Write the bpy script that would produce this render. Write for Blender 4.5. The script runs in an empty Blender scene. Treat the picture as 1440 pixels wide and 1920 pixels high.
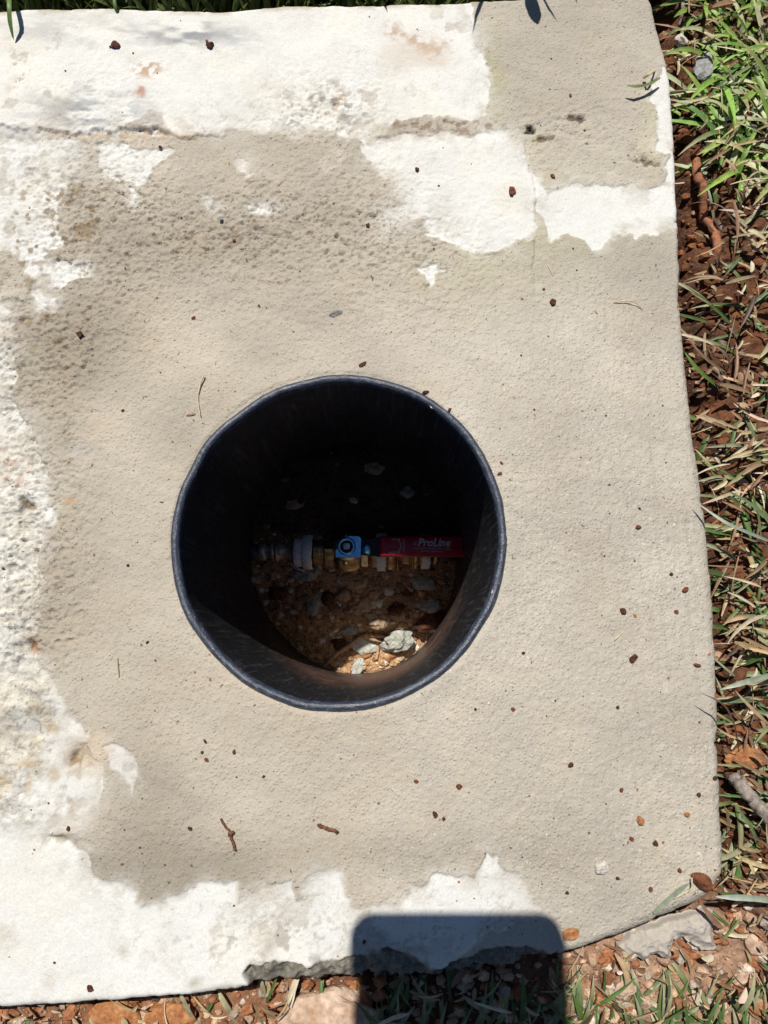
import bpy, math, random
import numpy as np
from mathutils import Vector, Matrix
rnd = random.Random(7)
rng = np.random.default_rng(11)
sc = bpy.context.scene
COL = sc.collection

# ------------------------------------------------------------------ camera
H = 0.29                      # lens height over the slab (m)
TH = math.radians(10.4)       # tilt away from straight down
F = 1276.0                    # focal length in photo pixels (1440 wide)
cam_d = bpy.data.cameras.new('camera'); cam = bpy.data.objects.new('camera', cam_d); COL.objects.link(cam)
cam.location = (0, 0, H); cam.rotation_euler = (TH, 0, 0)
cam_d.sensor_fit = 'HORIZONTAL'; cam_d.sensor_width = 36.0; cam_d.lens = 36.0 * F / 1440
cam_d.clip_start = 0.005; cam_d.clip_end = 200
sc.camera = cam

# ------------------------------------------------------------------ light
T = np.array([0.175, -0.502])           # where a shadow moves per metre of height
el = math.atan(1 / float(np.hypot(*T)))
w = bpy.data.worlds.new('World'); sc.world = w; w.use_nodes = True
wn = w.node_tree.nodes; wl = w.node_tree.links
sky = wn.new('ShaderNodeTexSky'); sky.sky_type = 'NISHITA'; sky.sun_disc = False
sky.sun_elevation = el; sky.sun_rotation = math.atan2(-T[0], -T[1])
sky.altitude = 300; sky.dust_density = 0.2; sky.ozone_density = 3.0
wn['Background'].inputs['Strength'].default_value = 0.05
wl.new(sky.outputs[0], wn['Background'].inputs['Color'])
sd = bpy.data.lights.new('sun', 'SUN'); sun = bpy.data.objects.new('sun', sd); COL.objects.link(sun)
sd.energy = 5.0; sd.angle = math.radians(0.55); sd.color = (1.0, 0.955, 0.88)
sun.location = (-T[0] * 3, -T[1] * 3, 3)
sun.rotation_euler = Vector((T[0], T[1], -1)).to_track_quat('-Z', 'Y').to_euler()
vs = sc.view_settings
sc.display_settings.display_device = 'sRGB'
vs.view_transform = 'Standard'; vs.look = 'None'; vs.gamma = 1; vs.exposure = -0.07; vs.use_curve_mapping = False
sc.render.engine = 'CYCLES'
cy = sc.cycles
cy.max_bounces = 10; cy.diffuse_bounces = 7; cy.glossy_bounces = 4; cy.use_denoising = True
cy.sample_clamp_indirect = 4; cy.caustics_reflective = True

# ------------------------------------------------------------------ pixel -> place
cT, sT = math.cos(TH), math.sin(TH)
def W(u, v, z=0.0):
    """the point on the level z that the photo shows at (u, v)"""
    a = (np.asarray(u, float) - 720) / F; e = (960 - np.asarray(v, float)) / F
    dy = e * cT + sT; dz = e * sT - cT
    t = (z - H) / dz
    return a * t, dy * t
def PX(x, y, z):
    dz = z - H
    yc = y * cT + dz * sT; zc = y * sT - dz * cT
    return 720 + F * x / zc, 960 - F * yc / zc
def Wf(u, v, f):
    z = 0.0
    for _ in range(16):
        x, y = W(u, v, z); z = float(f(np.array([float(x)]), np.array([float(y)]))[0])
    return float(x), float(y), z

# ------------------------------------------------------------------ noise
def _h(i, j, s):
    n = (i.astype(np.int64) * 374761393 + j.astype(np.int64) * 668265263 + s * 1442695041) & 0xFFFFFFFF
    n = ((n ^ (n >> 13)) * 1274126177) & 0xFFFFFFFF
    n = ((n ^ (n >> 16)) * 2246822519) & 0xFFFFFFFF
    return ((n ^ (n >> 15)) & 0xFFFFFF) / float(0xFFFFFF)
def vn(x, y, L, s=0):
    x = x / L; y = y / L
    i = np.floor(x); j = np.floor(y); fx = x - i; fy = y - j
    fx = fx * fx * fx * (fx * (fx * 6 - 15) + 10); fy = fy * fy * fy * (fy * (fy * 6 - 15) + 10)
    a = _h(i, j, s); b = _h(i + 1, j, s); c = _h(i, j + 1, s); d = _h(i + 1, j + 1, s)
    return (a + (b - a) * fx) * (1 - fy) + (c + (d - c) * fx) * fy
def fbm(x, y, L, o=4, s=0, g=0.5):
    t = 0; A = 1; N = 0
    c, q = 0.8, 0.6
    for k in range(o):
        t = t + A * vn(x, y, L, s + 17 * k); N += A
        x, y = c * x - q * y + 3.1 * L, q * x + c * y + 1.7 * L
        A *= g; L *= 0.5
    return t / N
def sst(a, b, x):
    t = np.clip((x - a) / (b - a), 0, 1); return t * t * (3 - 2 * t)
def poly_sdf(px, py, poly):
    """signed distance to a closed polygon, negative inside"""
    P = np.array(poly, float); n = len(P)
    d = np.full(px.shape, 1e9); ins = np.zeros(px.shape, bool)
    for k in range(n):
        a = P[k]; b = P[(k + 1) % n]
        e = b - a; wx = px - a[0]; wy = py - a[1]
        t = np.clip((wx * e[0] + wy * e[1]) / (e @ e + 1e-20), 0, 1)
        d = np.minimum(d, (wx - t * e[0]) ** 2 + (wy - t * e[1]) ** 2)
        c = ((a[1] > py) != (b[1] > py))
        with np.errstate(divide='ignore', invalid='ignore'):
            xi = (b[0] - a[0]) * (py - a[1]) / (b[1] - a[1] + 1e-20) + a[0]
        ins ^= c & (px < xi)
    return np.where(ins, -1, 1) * np.sqrt(d)
def seg_d(px, py, pts):
    d = np.full(px.shape, 1e9)
    for a, b in zip(pts[:-1], pts[1:]):
        a = np.array(a, float); b = np.array(b, float); e = b - a
        t = np.clip(((px - a[0]) * e[0] + (py - a[1]) * e[1]) / (e @ e + 1e-20), 0, 1)
        d = np.minimum(d, np.hypot(px - a[0] - t * e[0], py - a[1] - t * e[1]))
    return d

# ------------------------------------------------------------------ tags and linking
def tag(o, label=None, cat=None, group=None, kind=None):
    if label: o['label'] = label
    if cat: o['category'] = cat
    if group: o['group'] = group
    if kind: o['kind'] = kind
    return o
def link(name, me, parent=None, loc=None):
    o = bpy.data.objects.new(name, me); COL.objects.link(o)
    if parent is not None: o.parent = parent
    if loc is not None: o.location = loc
    return o
def mesh_np(name, V, Fq, mat, col=None, smooth=True, tri=False):
    V = np.asarray(V, np.float32); Fq = np.asarray(Fq, np.int32); k = Fq.shape[1]
    me = bpy.data.meshes.new(name)
    me.vertices.add(len(V)); me.vertices.foreach_set('co', V.ravel())
    me.loops.add(Fq.size); me.loops.foreach_set('vertex_index', Fq.ravel())
    me.polygons.add(len(Fq)); me.polygons.foreach_set('loop_start', np.arange(0, Fq.size, k, dtype=np.int32))
    me.polygons.foreach_set('loop_total', np.full(len(Fq), k, np.int32))
    me.polygons.foreach_set('use_smooth', np.full(len(Fq), smooth, bool))
    if col is not None:
        a = me.color_attributes.new('tint', 'FLOAT_COLOR', 'POINT')
        c = np.ones((len(V), 4), np.float32); c[:, :3] = col
        a.data.foreach_set('color', c.ravel())
    me.update(calc_edges=True); me.materials.append(mat)
    return me
def mesh_py(name, V, Fs, mat, smooth=True):
    me = bpy.data.meshes.new(name); me.from_pydata([tuple(map(float, p)) for p in V], [], Fs); me.materials.append(mat)
    me.polygons.foreach_set('use_smooth', [smooth] * len(me.polygons)); me.update(); return me

# ------------------------------------------------------------------ materials
def lin(r, g, b):
    f = lambda c: (c / 255 / 12.92) if c <= 10 else ((c / 255 + 0.055) / 1.055) ** 2.4
    return np.array([f(r), f(g), f(b)])
class Mt:
    def __init__(s, name, rough=0.8, base=(0.5, 0.5, 0.5), metal=0.0, spec=0.5):
        s.m = bpy.data.materials.new(name); s.m.use_nodes = True
        s.n = s.m.node_tree.nodes; s.l = s.m.node_tree.links; s.b = s.n['Principled BSDF']
        s.b.inputs['Roughness'].default_value = rough; s.b.inputs['Metallic'].default_value = metal
        s.b.inputs['Specular IOR Level'].default_value = spec
        s.b.inputs['Base Color'].default_value = (*base, 1)
        tc = s.n.new('ShaderNodeTexCoord'); s.co = tc.outputs['Object']
    def noise(s, scale, detail=4, rough=0.55, typ='noise', co=None):
        if typ == 'noise':
            t = s.n.new('ShaderNodeTexNoise'); t.inputs['Detail'].default_value = detail; t.inputs['Roughness'].default_value = rough; o = t.outputs['Fac']
        else:
            t = s.n.new('ShaderNodeTexVoronoi'); o = t.outputs['Distance']
            if typ == 'cell': o = t.outputs['Color']
        t.inputs['Scale'].default_value = scale; s.l.new(co or s.co, t.inputs['Vector']); return o
    def ramp(s, x, stops):
        r = s.n.new('ShaderNodeValToRGB'); e = r.color_ramp.elements
        while len(e) < len(stops): e.new(0.5)
        for q, (p, c) in zip(e, stops):
            q.position = p; q.color = (*c, 1) if not np.isscalar(c) else (c, c, c, 1)
        s.l.new(x, r.inputs[0]); return r.outputs[0]
    def mix(s, fac, a, b, mode='MIX'):
        m = s.n.new('ShaderNodeMix'); m.data_type = 'RGBA'; m.blend_type = mode
        for sock, v in ((m.inputs[0], fac), (m.inputs[6], a), (m.inputs[7], b)):
            if isinstance(v, (int, float)): sock.default_value = v
            elif isinstance(v, (tuple, np.ndarray)): sock.default_value = (*v, 1)
            else: s.l.new(v, sock)
        return m.outputs[2]
    def attr(s, name='tint'):
        a = s.n.new('ShaderNodeAttribute'); a.attribute_name = name; return a.outputs['Color']
    def math(s, op, a, b=0.0):
        m = s.n.new('ShaderNodeMath'); m.operation = op
        for sock, v in ((m.inputs[0], a), (m.inputs[1], b)):
            if isinstance(v, (int, float)): sock.default_value = v
            else: s.l.new(v, sock)
        return m.outputs[0]
    def bump(s, h, dist, strength=1.0, prev=None):
        b = s.n.new('ShaderNodeBump'); b.inputs['Distance'].default_value = dist; b.inputs['Strength'].default_value = strength
        s.l.new(h, b.inputs['Height'])
        if prev is not None: s.l.new(prev, b.inputs['Normal'])
        s.l.new(b.outputs[0], s.b.inputs['Normal']); return b.outputs[0]
    def color(s, c): s.l.new(c, s.b.inputs['Base Color'])
    def rough(s, c): s.l.new(c, s.b.inputs['Roughness'])

def make_concrete():
    m = Mt('concrete', 0.8, spec=0.4)
    g = m.noise(1300, 4, 0.65); v = m.noise(620, typ='v'); g2 = m.noise(760, 4, 0.65)
    wet = m.n.new('ShaderNodeAttribute'); wet.attribute_name = 'wet'; wt = wet.outputs['Fac']
    rgh = m.n.new('ShaderNodeAttribute'); rgh.attribute_name = 'grain'; rg_ = rgh.outputs['Fac']
    c = m.attr()
    c = m.mix(1.0, c, m.ramp(g, [(0.3, 0.87), (0.5, 1.0), (0.70, 1.08)]), 'MULTIPLY')
    dots = m.math('MULTIPLY', m.ramp(m.noise(480, 1, 0.4), [(0.735, 0.0), (0.78, 1.0)]), rg_)
    c = m.mix(dots, c, m.mix(1.0, c, (0.42, 0.33, 0.25), 'MULTIPLY'))
    lite = m.math('MULTIPLY', m.ramp(m.noise(980, 1, 0.4), [(0.68, 0.0), (0.74, 1.0)]), m.math('ADD', m.math('MULTIPLY', rg_, 0.12), wt))  # pale sand grains, strengthened where wet to stand in for glints
    c = m.mix(m.math('MULTIPLY', lite, 0.6), c, (0.74, 0.70, 0.62))
    m.color(c)
    hgt = m.math('MULTIPLY', m.math('ADD', m.math('MULTIPLY', g, 0.6), g2), m.math('ADD', m.math('MULTIPLY', rg_, 0.75), 0.25))
    b1 = m.bump(hgt, 0.0012, 0.36)
    m.bump(m.math('MULTIPLY', m.ramp(v, [(0.0, 1.0), (0.42, 0.0)]), rg_), 0.0005, 0.5, b1)
    m.rough(m.ramp(wt, [(0.0, 0.85), (1.0, 0.42)]))
    return m.m
def make_soil(name='soil', rough=0.9, sc_=1.0):
    m = Mt(name, rough, spec=0.3)
    n = m.noise(420 * sc_, 5, 0.65); v = m.noise(600 * sc_, typ='v')
    c = m.mix(1.0, m.attr(), m.ramp(n, [(0.25, 0.55), (0.5, 1.0), (0.75, 1.5)]), 'MULTIPLY')
    m.color(c)
    b = m.bump(n, 0.0015, 0.8); m.bump(v, 0.0008, 0.5, b)
    return m.m
def make_rock(name, c1, c2, rough=0.85, scale=260, bump=0.0012):
    m = Mt(name, rough, spec=0.3)
    n = m.noise(scale, 5, 0.62); n2 = m.noise(scale * 3.5, 3, 0.6)
    c = m.ramp(n, [(0.32, c1), (0.66, c2)])
    m.color(m.mix(1.0, c, m.ramp(n2, [(0.3, 0.72), (0.7, 1.18)]), 'MULTIPLY'))
    b = m.bump(n, bump, 0.7); m.bump(n2, bump * 0.4, 0.7, b)
    return m.m
def make_blade(name='grass_blade'):
    m = Mt(name, 0.48, spec=0.45)
    n = m.noise(300, 3)
    m.color(m.mix(1.0, m.attr(), m.ramp(n, [(0.3, 0.75), (0.7, 1.2)]), 'MULTIPLY'))
    # light passes through a leaf
    tr = m.n.new('ShaderNodeBsdfTranslucent'); ms = m.n.new('ShaderNodeMixShader'); ms.inputs[0].default_value = 0.20
    m.l.new(m.attr(), tr.inputs['Color'])
    out = m.n['Material Output']; m.l.new(m.b.outputs[0], ms.inputs[1]); m.l.new(tr.outputs[0], ms.inputs[2]); m.l.new(ms.outputs[0], out.inputs['Surface'])
    return m.m
M = {}
M['concrete'] = make_concrete()
M['soil'] = make_soil()
M['blade'] = make_blade()
M['clod'] = make_rock('soil_clod', (0.10, 0.030, 0.013), (0.26, 0.10, 0.045))
M['darkclod'] = make_rock('dark_clod', (0.045, 0.018, 0.011), (0.13, 0.05, 0.028))
M['orange'] = make_rock('orange_clod', (0.28, 0.10, 0.035), (0.50, 0.24, 0.10))
M['tan'] = make_rock('tan_stone', (0.30, 0.17, 0.095), (0.50, 0.33, 0.21))
M['cream'] = make_rock('cream_stone', (0.40, 0.25, 0.16), (0.66, 0.50, 0.38), scale=120)
M['pale'] = make_rock('pale_chip', (0.52, 0.46, 0.40), (0.72, 0.68, 0.62))
M['cement'] = make_rock('cement_lump', (0.34, 0.34, 0.29), (0.60, 0.61, 0.54), scale=320)
M['grey'] = make_rock('grey_stone', (0.20, 0.20, 0.19), (0.44, 0.44, 0.42))
M['brown'] = make_rock('brown_stone', (0.22, 0.14, 0.09), (0.52, 0.37, 0.25), 0.6)
M['mortargrey'] = make_rock('mortar_grey_stone', (0.22, 0.205, 0.185), (0.36, 0.34, 0.31))
M['root'] = make_rock('root_bark', (0.36, 0.20, 0.11), (0.62, 0.40, 0.25), 0.7, 350, 0.0006)
M['redroot'] = make_rock('red_root_bark', (0.24, 0.085, 0.04), (0.44, 0.19, 0.10), 0.75, 300, 0.0006)
M['bark'] = make_rock('grey_bark', (0.13, 0.10, 0.085), (0.42, 0.36, 0.31), 0.85, 240, 0.001)
M['twig'] = make_rock('twig_bark', (0.09, 0.035, 0.018), (0.24, 0.11, 0.06), 0.8, 500, 0.0005)

# ------------------------------------------------------------------ outlines read off the photo (pixels)
OUT = [(-500, 25), (0, 24), (60, 19), (200, 18), (330, 23), (420, 22), (480, 14), (530, 9), (700, 8), (870, 3), (1040, -6), (1195, -16), (1212, -12), (1222, 5),
       (1232, 45), (1246, 95), (1258, 160), (1264, 230), (1268, 320), (1274, 430), (1275, 560), (1286, 670), (1300, 800), (1315, 900), (1328, 1000),
       (1340, 1130), (1349, 1280), (1351, 1400), (1354, 1500), (1360, 1590), (1360, 1640), (1346, 1672), (1318, 1696), (1250, 1725), (1150, 1762),
       (1050, 1792), (960, 1815), (850, 1832), (740, 1838), (640, 1838), (560, 1846), (480, 1855), (300, 1874), (0, 1893), (-500, 1925)]
OUTW = [tuple(float(c) for c in W(u, v, 0)) for u, v in OUT]
WHITE = [
 [(-600, -80), (874, -80), (886, 45), (906, 95), (918, 160), (913, 214), (880, 224), (842, 214), (800, 222), (740, 226), (728, 243), (705, 250), (700, 262), (672, 268), (650, 262), (628, 246), (600, 246), (560, 262), (520, 250), (400, 246), (330, 252), (300, 262), (-600, 262)],
 [(672, 272), (690, 256), (760, 250), (860, 245), (960, 250), (984, 272), (1000, 310), (1004, 350), (1000, 445), (960, 465), (890, 480), (855, 470), (800, 440), (795, 412), (760, 425), (722, 430), (705, 408), (742, 380), (730, 350), (696, 306)],
 [(985, 262), (1003, 320), (1028, 362), (1060, 350), (1110, 340), (1180, 345), (1215, 357), (1240, 350), (1256, 335), (1300, 350), (1300, 425), (1250, 430), (1200, 440), (1150, 450), (1110, 467), (1088, 450), (1070, 440), (1045, 455), (1028, 447), (1016, 400), (1003, 380), (996, 330)],
 [(1238, 128), (1300, 140), (1300, 400), (1245, 355), (1246, 290), (1229, 272), (1222, 215), (1226, 160)],
 [(783, 500), (824, 487), (829, 500), (813, 512), (808, 532), (796, 534), (790, 516)],
 [(-600, 250), (160, 262), (176, 285), (160, 300), (148, 335), (124, 372), (106, 400), (104, 430), (118, 452), (92, 470), (84, 486), (130, 492), (163, 488), (170, 512), (134, 522), (108, 545), (96, 584), (80, 592), (62, 575), (58, 545), (66, 520), (40, 506), (18, 470), (-600, 470)],
 [(186, 276), (222, 262), (262, 276), (326, 276), (304, 298), (284, 308), (270, 345), (228, 342), (190, 330)],
 [(228, 352), (248, 350), (258, 388), (244, 400), (236, 380)],
 [(434, 300), (470, 304), (480, 322), (448, 330)], [(376, 368), (392, 366), (400, 392), (384, 394)], [(462, 384), (492, 378), (520, 392), (506, 402), (470, 396)],
 [(-600, 560), (10, 575), (28, 605), (34, 680), (26, 742), (52, 790), (78, 835), (96, 925), (98, 975), (76, 1040), (66, 1120), (74, 1180), (58, 1202), (60, 1225), (88, 1262), (116, 1300), (138, 1322), (164, 1368), (152, 1392), (176, 1424), (198, 1440), (196, 1480), (182, 1538), (140, 1552), (100, 1568), (130, 1580), (156, 1588), (184, 1640), (252, 1660), (262, 1694), (300, 1680), (366, 1660), (440, 1655), (450, 1692), (464, 1674), (500, 1660), (546, 1648), (556, 1690), (568, 1686), (571, 1634), (600, 1630), (640, 1633), (650, 1678), (690, 1704), (742, 1700), (762, 1660), (790, 1662), (820, 1645), (886, 1640), (900, 1622), (912, 1594), (934, 1606), (942, 1632), (985, 1655), (1020, 1700), (1000, 1712), (946, 1730), (906, 1760), (876, 1784), (842, 1808), (812, 1822), (796, 1804), (750, 1796), (700, 1786), (640, 1800), (560, 1830), (500, 1900), (-600, 1960)],
 [(196, 1396), (222, 1392), (244, 1412), (250, 1440), (245, 1480), (232, 1450), (204, 1432)],
]
AGG = [[(452, 1832), (470, 1812), (520, 1806), (560, 1812), (620, 1806), (660, 1796), (720, 1782), (770, 1796), (812, 1824), (850, 1804), (900, 1790), (960, 1776), (1010, 1786), (1040, 1800), (900, 1960), (500, 1960), (470, 1848)]]

def disp(X, Y):
    a = fbm(X, Y, 0.010, 3, 5) - 0.5; b = fbm(X, Y, 0.010, 3, 91) - 0.5
    a2 = fbm(X, Y, 0.0025, 2, 7) - 0.5; b2 = fbm(X, Y, 0.0025, 2, 97) - 0.5
    return a * 26 + a2 * 9, b * 26 + b2 * 9

PC = W(636.5, 1004.5)                         # pipe centre on the slab level
PC = (float(PC[0]), float(PC[1]))
RO = 0.0712; RI = 0.0676; EX, EY = 1.008, 1.030     # the pipe is slightly oval

# ------------------------------------------------------------------ slab
def build_slab():
    step = 0.00058
    (x0, _), (x1, _) = W(-60, 960), W(1385, 1500)
    xs = np.arange(-0.185, 0.160, step); 
    ys = np.arange(float(W(0, 1940)[1]), float(W(0, -60)[1]), step)
    xs = np.concatenate([np.linspace(-0.5, -0.185, 60, endpoint=False), xs])
    X, Y = np.meshgrid(xs, ys)
    U, V = PX(X, Y, 0.0)
    wu = (fbm(X, Y, 0.006, 3, 201) - 0.5)
    sdf = poly_sdf(X, Y, OUTW) + wu * 0.0010 + sst(0.60, 0.80, fbm(X, Y, 0.004, 5, 203, 0.65)) * 0.0011 * (0.3 + sst(0.5, 0.7, fbm(X, Y, 0.05, 2, 205)))
    rough_edge = np.exp(-((U - 750) / 330) ** 2) * sst(1650, 1800, V)
    sdf = sdf + (fbm(X, Y, 0.0035, 3, 33) - 0.5) * 0.004 * rough_edge
    # -- masks in photo pixels
    du, dv = disp(X, Y); u = U + du; v = V + dv
    white = np.zeros_like(X)
    soft = 2.5 + 10 * sst(0.45, 0.75, fbm(X, Y, 0.02, 2, 61))
    for P in WHITE:
        white = np.maximum(white, 1 - sst(-1, 1, poly_sdf(u, v, P) / soft))
    wd_ = np.full(X.shape, 1e9)
    for P in WHITE: wd_ = np.minimum(wd_, np.where(True, poly_sdf(u, v, P), 0))
    film = sst(0.46, 0.64, fbm(X, Y, 0.012, 5, 63, 0.6)) * np.exp(np.clip(wd_, -400, 0) / 26.0) * 0.75
    whole = white.copy(); white = white * (1 - film)
    thin = sst(0.50, 0.72, fbm(X, Y, 0.022, 5, 67, 0.62)) * 0.42; white = white * (1 - thin * (0.35 + 0.65 * sst(1250, 1600, V)))
    halo = np.exp(-np.clip(wd_, 0, 400) / 16.0) * sst(0.42, 0.66, fbm(X, Y, 0.010, 5, 65, 0.6)) * 0.40 * (wd_ > 0)
    white = np.maximum(white, halo)
    agg = np.zeros_like(X)
    for P in AGG: agg = np.maximum(agg, 1 - sst(-4, 4, poly_sdf(u, v, P)))
    def blob(cx, cy, rx, ry, p=1.0): return np.exp(-(((u - cx) / rx) ** 2 + ((v - cy) / ry) ** 2) * p)
    f8 = fbm(X, Y, 0.008, 4, 301); f3 = fbm(X, Y, 0.003, 4, 311); f20 = fbm(X, Y, 0.03, 4, 321)
    # rough, porous zones
    leftband = sst(-6, 18, u) * (1 - sst(90, 210, u + 60 * (f20 - 0.5))) * sst(540, 640, v) * (1 - sst(1180, 1330, v))
    rough = np.clip(0.95 * blob(180, 400, 120, 170) + 0.9 * blob(400, 430, 240, 75) + 0.55 * blob(640, 400, 200, 90) + 0.7 * blob(610, 220, 90, 60)
                    + 0.8 * blob(120, 650, 110, 70) + 0.7 * leftband + 0.35 * blob(800, 480, 160, 50) + 0.5 * blob(1060, 240, 90, 50) + 0.25 * blob(640, 560, 400, 60), 0, 1)
    rough = np.clip(rough * (0.45 + 1.1 * f20), 0, 1)
    stone = (1 - sst(60, 130, u + 90 * (f20 - 0.5))) * sst(560, 620, v) * (1 - sst(1500, 1575, v)) * sst(0.3, 0.7, white)
    lowl = (1 - sst(150, 210, u)) * sst(1260, 1330, v) * (1 - sst(1520, 1570, v)) * white
    # -- relief
    Z = (fbm(X, Y, 0.06, 3, 401) - 0.5) * 0.0016
    Z += (fbm(X, Y, 0.012, 3, 411) - 0.5) * 0.0007
    n1 = fbm(X, Y, 0.0020, 3, 421); n2 = vn(X, Y, 0.0012, 431)
    smooth = white * (1 - rough) * (1 - stone)
    grain = 0.00024 + 0.00075 * rough + 0.00045 * stone - 0.00013 * smooth
    anis = fbm(X * 0.75 - Y * 0.3, Y * 1.25 + X * 0.2, 0.0019, 4, 425, 0.66); Z += (anis - 0.5) * rough * 0.0019 + (fbm(X, Y, 0.009, 3, 427) - 0.5) * rough * 0.0012
    # pitted sand texture: dimples with sharp lips
    Z += (n1 - 0.5) * grain * 2.0 + (n2 - 0.5) * grain * 0.45
    pit = sst(0.63, 0.74, fbm(X * 0.8, Y * 1.3, 0.0022, 4, 441, 0.65)) * np.clip(rough * 1.3 + 0.08, 0, 1)
    Z -= pit * 0.0010
    knob = sst(0.66, 0.84, fbm(X, Y, 0.0021, 2, 451)) * np.clip(rough * 1.0 + 0.16, 0, 1) * (1 - smooth)
    Z += knob * 0.00055
    st = np.abs(fbm(X, Y, 0.014, 4, 461) - 0.5) * 2
    Z += stone * ((fbm(X, Y, 0.02, 4, 471) - 0.5) * 0.006 + (0.25 - st) * 0.0020 - 0.0010 * sst(0.06, 0.0, st))
    # long trowel waves on the right
    tr = sst(1050, 1250, u) * sst(600, 800, v)
    Z += tr * (vn(X * 1.0 + Y * 0.06, Y * 0.06, 0.0022, 481) - 0.5) * 0.00042
    Z += sst(560, 300, v * 0 + 300) * 0
    # thin skin of newer mortar over the old white face
    Z += (1 - whole) * 0.00045 + np.exp(-((wd_ - 3) / 3.0) ** 2) * 0.00022 * sst(.4, .6, f8)
    # ledge between upper course and the rest (left)
    led = sst(252, 246, v + 8 * (f8 - 0.5)) if False else 1 - sst(246, 251, v + 14 * (f8 - 0.5) - 0.012 * u)
    Z += led * 0.0015 * (1 - sst(330, 520, u)) 
    # raised old mortar crust above the ledge
    cr = np.clip(1.25 - poly_sdf(u, v, [(228, 252), (262, 222), (280, 214), (312, 232), (335, 250)]) / 6.0 - 0.6, 0, 1)
    Z += cr * (0.0009 + 0.0012 * (f3 - 0.5))
    cr2 = np.clip(-poly_sdf(u, v, [(-40, 252), (0, 237), (40, 240), (80, 248), (80, 262), (-40, 262)]) / 6.0, 0, 1)
    Z += cr2 * 0.0010
    # block joint with a crack
    cd = seg_d(u - du * 0.6, v, [(984, 262), (1002, 330), (1006, 380), (1003, 470), (1002, 570)])
    fade = 1 - sst(480, 600, v)
    Z -= np.exp(-(cd / 3.2) ** 2) * 0.0009 * fade * np.clip(0.3 + 1.3 * f8, 0, 1)
    Z += (1 - sst(-6, 6, u - np.interp(v, [262, 330, 380, 570], [984, 1002, 1006, 1002]))) * 0.0006 * sst(240, 275, v) * (1 - sst(430, 570, v)) * sst(700, 960, u)
    Z += np.exp(-(np.abs(v - 231 - 6 * (f8 - .5)) / 4) ** 2) * -0.0007 * sst(690, 740, u) * (1 - sst(900, 960, u)) * sst(0.4, 0.6, f3)
    for cx, cy, rx, ry, dp in ((990, 244, 14, 8, .0030), (1010, 262, 16, 7, .0012), (1085, 221, 22, 7, .0022), (1208, 305, 24, 9, .0020), (1195, 288, 8, 16, .0012), (148, 1420, 20, 26, .0022), (50, 1470, 12, 20, .0015), (52, 945, 12, 10, .003), (54, 1215, 22, 12, .003), (105, 1578, 40, 10, .0016), (3, 540, 14, 30, .002), (640, 245, 14, 8, .0016), (140, 390, 18, 14, .0014)):
        Z -= blob(cx, cy, rx, ry, 1.6) * dp * (0.35 + 1.3 * f3)
    for cx, cy, r in ((625, 300, 24), (625, 300, 12)):
        Z += np.exp(-((np.hypot(u - cx, (v - cy) * 1.1) - r) / 4) ** 2) * 0.0002
    # leftmost crack line on the stone
    c2 = seg_d(u, v, [(40, 1150), (70, 1090), (76, 1020)]); Z -= np.exp(-(c2 / 3) ** 2) * 0.0014 * (v > 1000)
    Z += (1 - sst(566, 572, v + 10 * (f8 - .5))) * 0.0012 * (1 - sst(40, 62, u)) * sst(480, 560, v)
    # fine hair cracks
    for pts in ([(205, 860), (212, 900), (208, 960), (214, 1000)], [(450, 1320), (470, 1350), (500, 1380)], [(300, 770), (340, 760)]):
        Z -= np.exp(-(seg_d(u, v, pts) / 1.6) ** 2) * 0.00035
    # hair cracks and flakes
    q = np.abs(fbm(X, Y, 0.030, 5, 601, 0.55) - 0.5); crk = np.exp(-(q / 0.0035) ** 2) * sst(0.50, 0.62, fbm(X, Y, 0.035, 3, 603)) * np.clip(0.35 + 0.65 * whole + 0.5 * rough, 0, 1)
    Z -= crk * 0.00018
    flk = sst(0.615, 0.640, fbm(X, Y, 0.0065, 5, 605, 0.6)) * whole * np.clip(blob(60, 500, 160, 260) + blob(640, 200, 150, 70) + blob(90, 1400, 180, 130) + blob(560, 1770, 280, 60) + 0.8 * blob(60, 150, 120, 100) + 0.9 * blob(830, 60, 60, 40), 0, 1)
    Z -= flk * 0.00045
    # broken arris at the bottom
    Z -= agg * (0.0012 + 0.005 * sst(-0.010, 0.0, sdf) * f8 + 0.0042 * (fbm(X, Y, 0.006, 4, 491) - 0.35))
    Z += agg * (fbm(X, Y, 0.0018, 3, 497) - .5) * 0.0016; Z += agg * (sst(0.45, 0.62, fbm(X, Y, 0.0045, 2, 495)) * 0.0016)
    # collar of mortar pressed up to the pipe
    rp = np.hypot((X - PC[0]) / EX, (Y - PC[1]) / EY) - RO
    ang = np.arctan2(Y - PC[1], X - PC[0])
    Z += np.exp(-(np.clip(rp, 0, 1) / 0.0045) ** 2) * 0.0004 - np.exp(-(np.clip(rp, 0, 1) / 0.0011) ** 2) * 0.0006
    # rounded arris and the side
    rr = 0.0026 + 0.0014 * sst(1150, 1300, U) * sst(500, 900, V) + 0.0030 * sst(1000, 1300, U) * sst(1600, 1700, V)
    a = np.clip(-sdf, 0, None); a = np.minimum(a, rr)
    Z += -rr + np.sqrt(np.maximum(rr ** 2 - (rr - a) ** 2, 0))
    Z -= np.clip(sdf * 7, 0, 0.050)
    # -- colours
    beige = lin(181, 171, 155); wh = lin(219, 218, 213)
    C = np.empty(X.shape + (3,))
    bt = (0.90 + 0.22 * f20)[..., None]
    C[:] = beige * bt
    # moisture: darker, browner zones; paler dry zones
    dk = np.clip(0.85 * blob(180, 640, 120, 120) + 0.5 * leftband + 0.75 * blob(380, 1620, 220, 60) + 0.5 * blob(260, 1450, 90, 160) + 0.55 * blob(820, 1590, 260, 45) + 0.4 * blob(430, 440, 250, 70) + 0.30 * blob(1080, 180, 220, 150), 0, 1) * (0.6 + 0.8 * f20)
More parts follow.
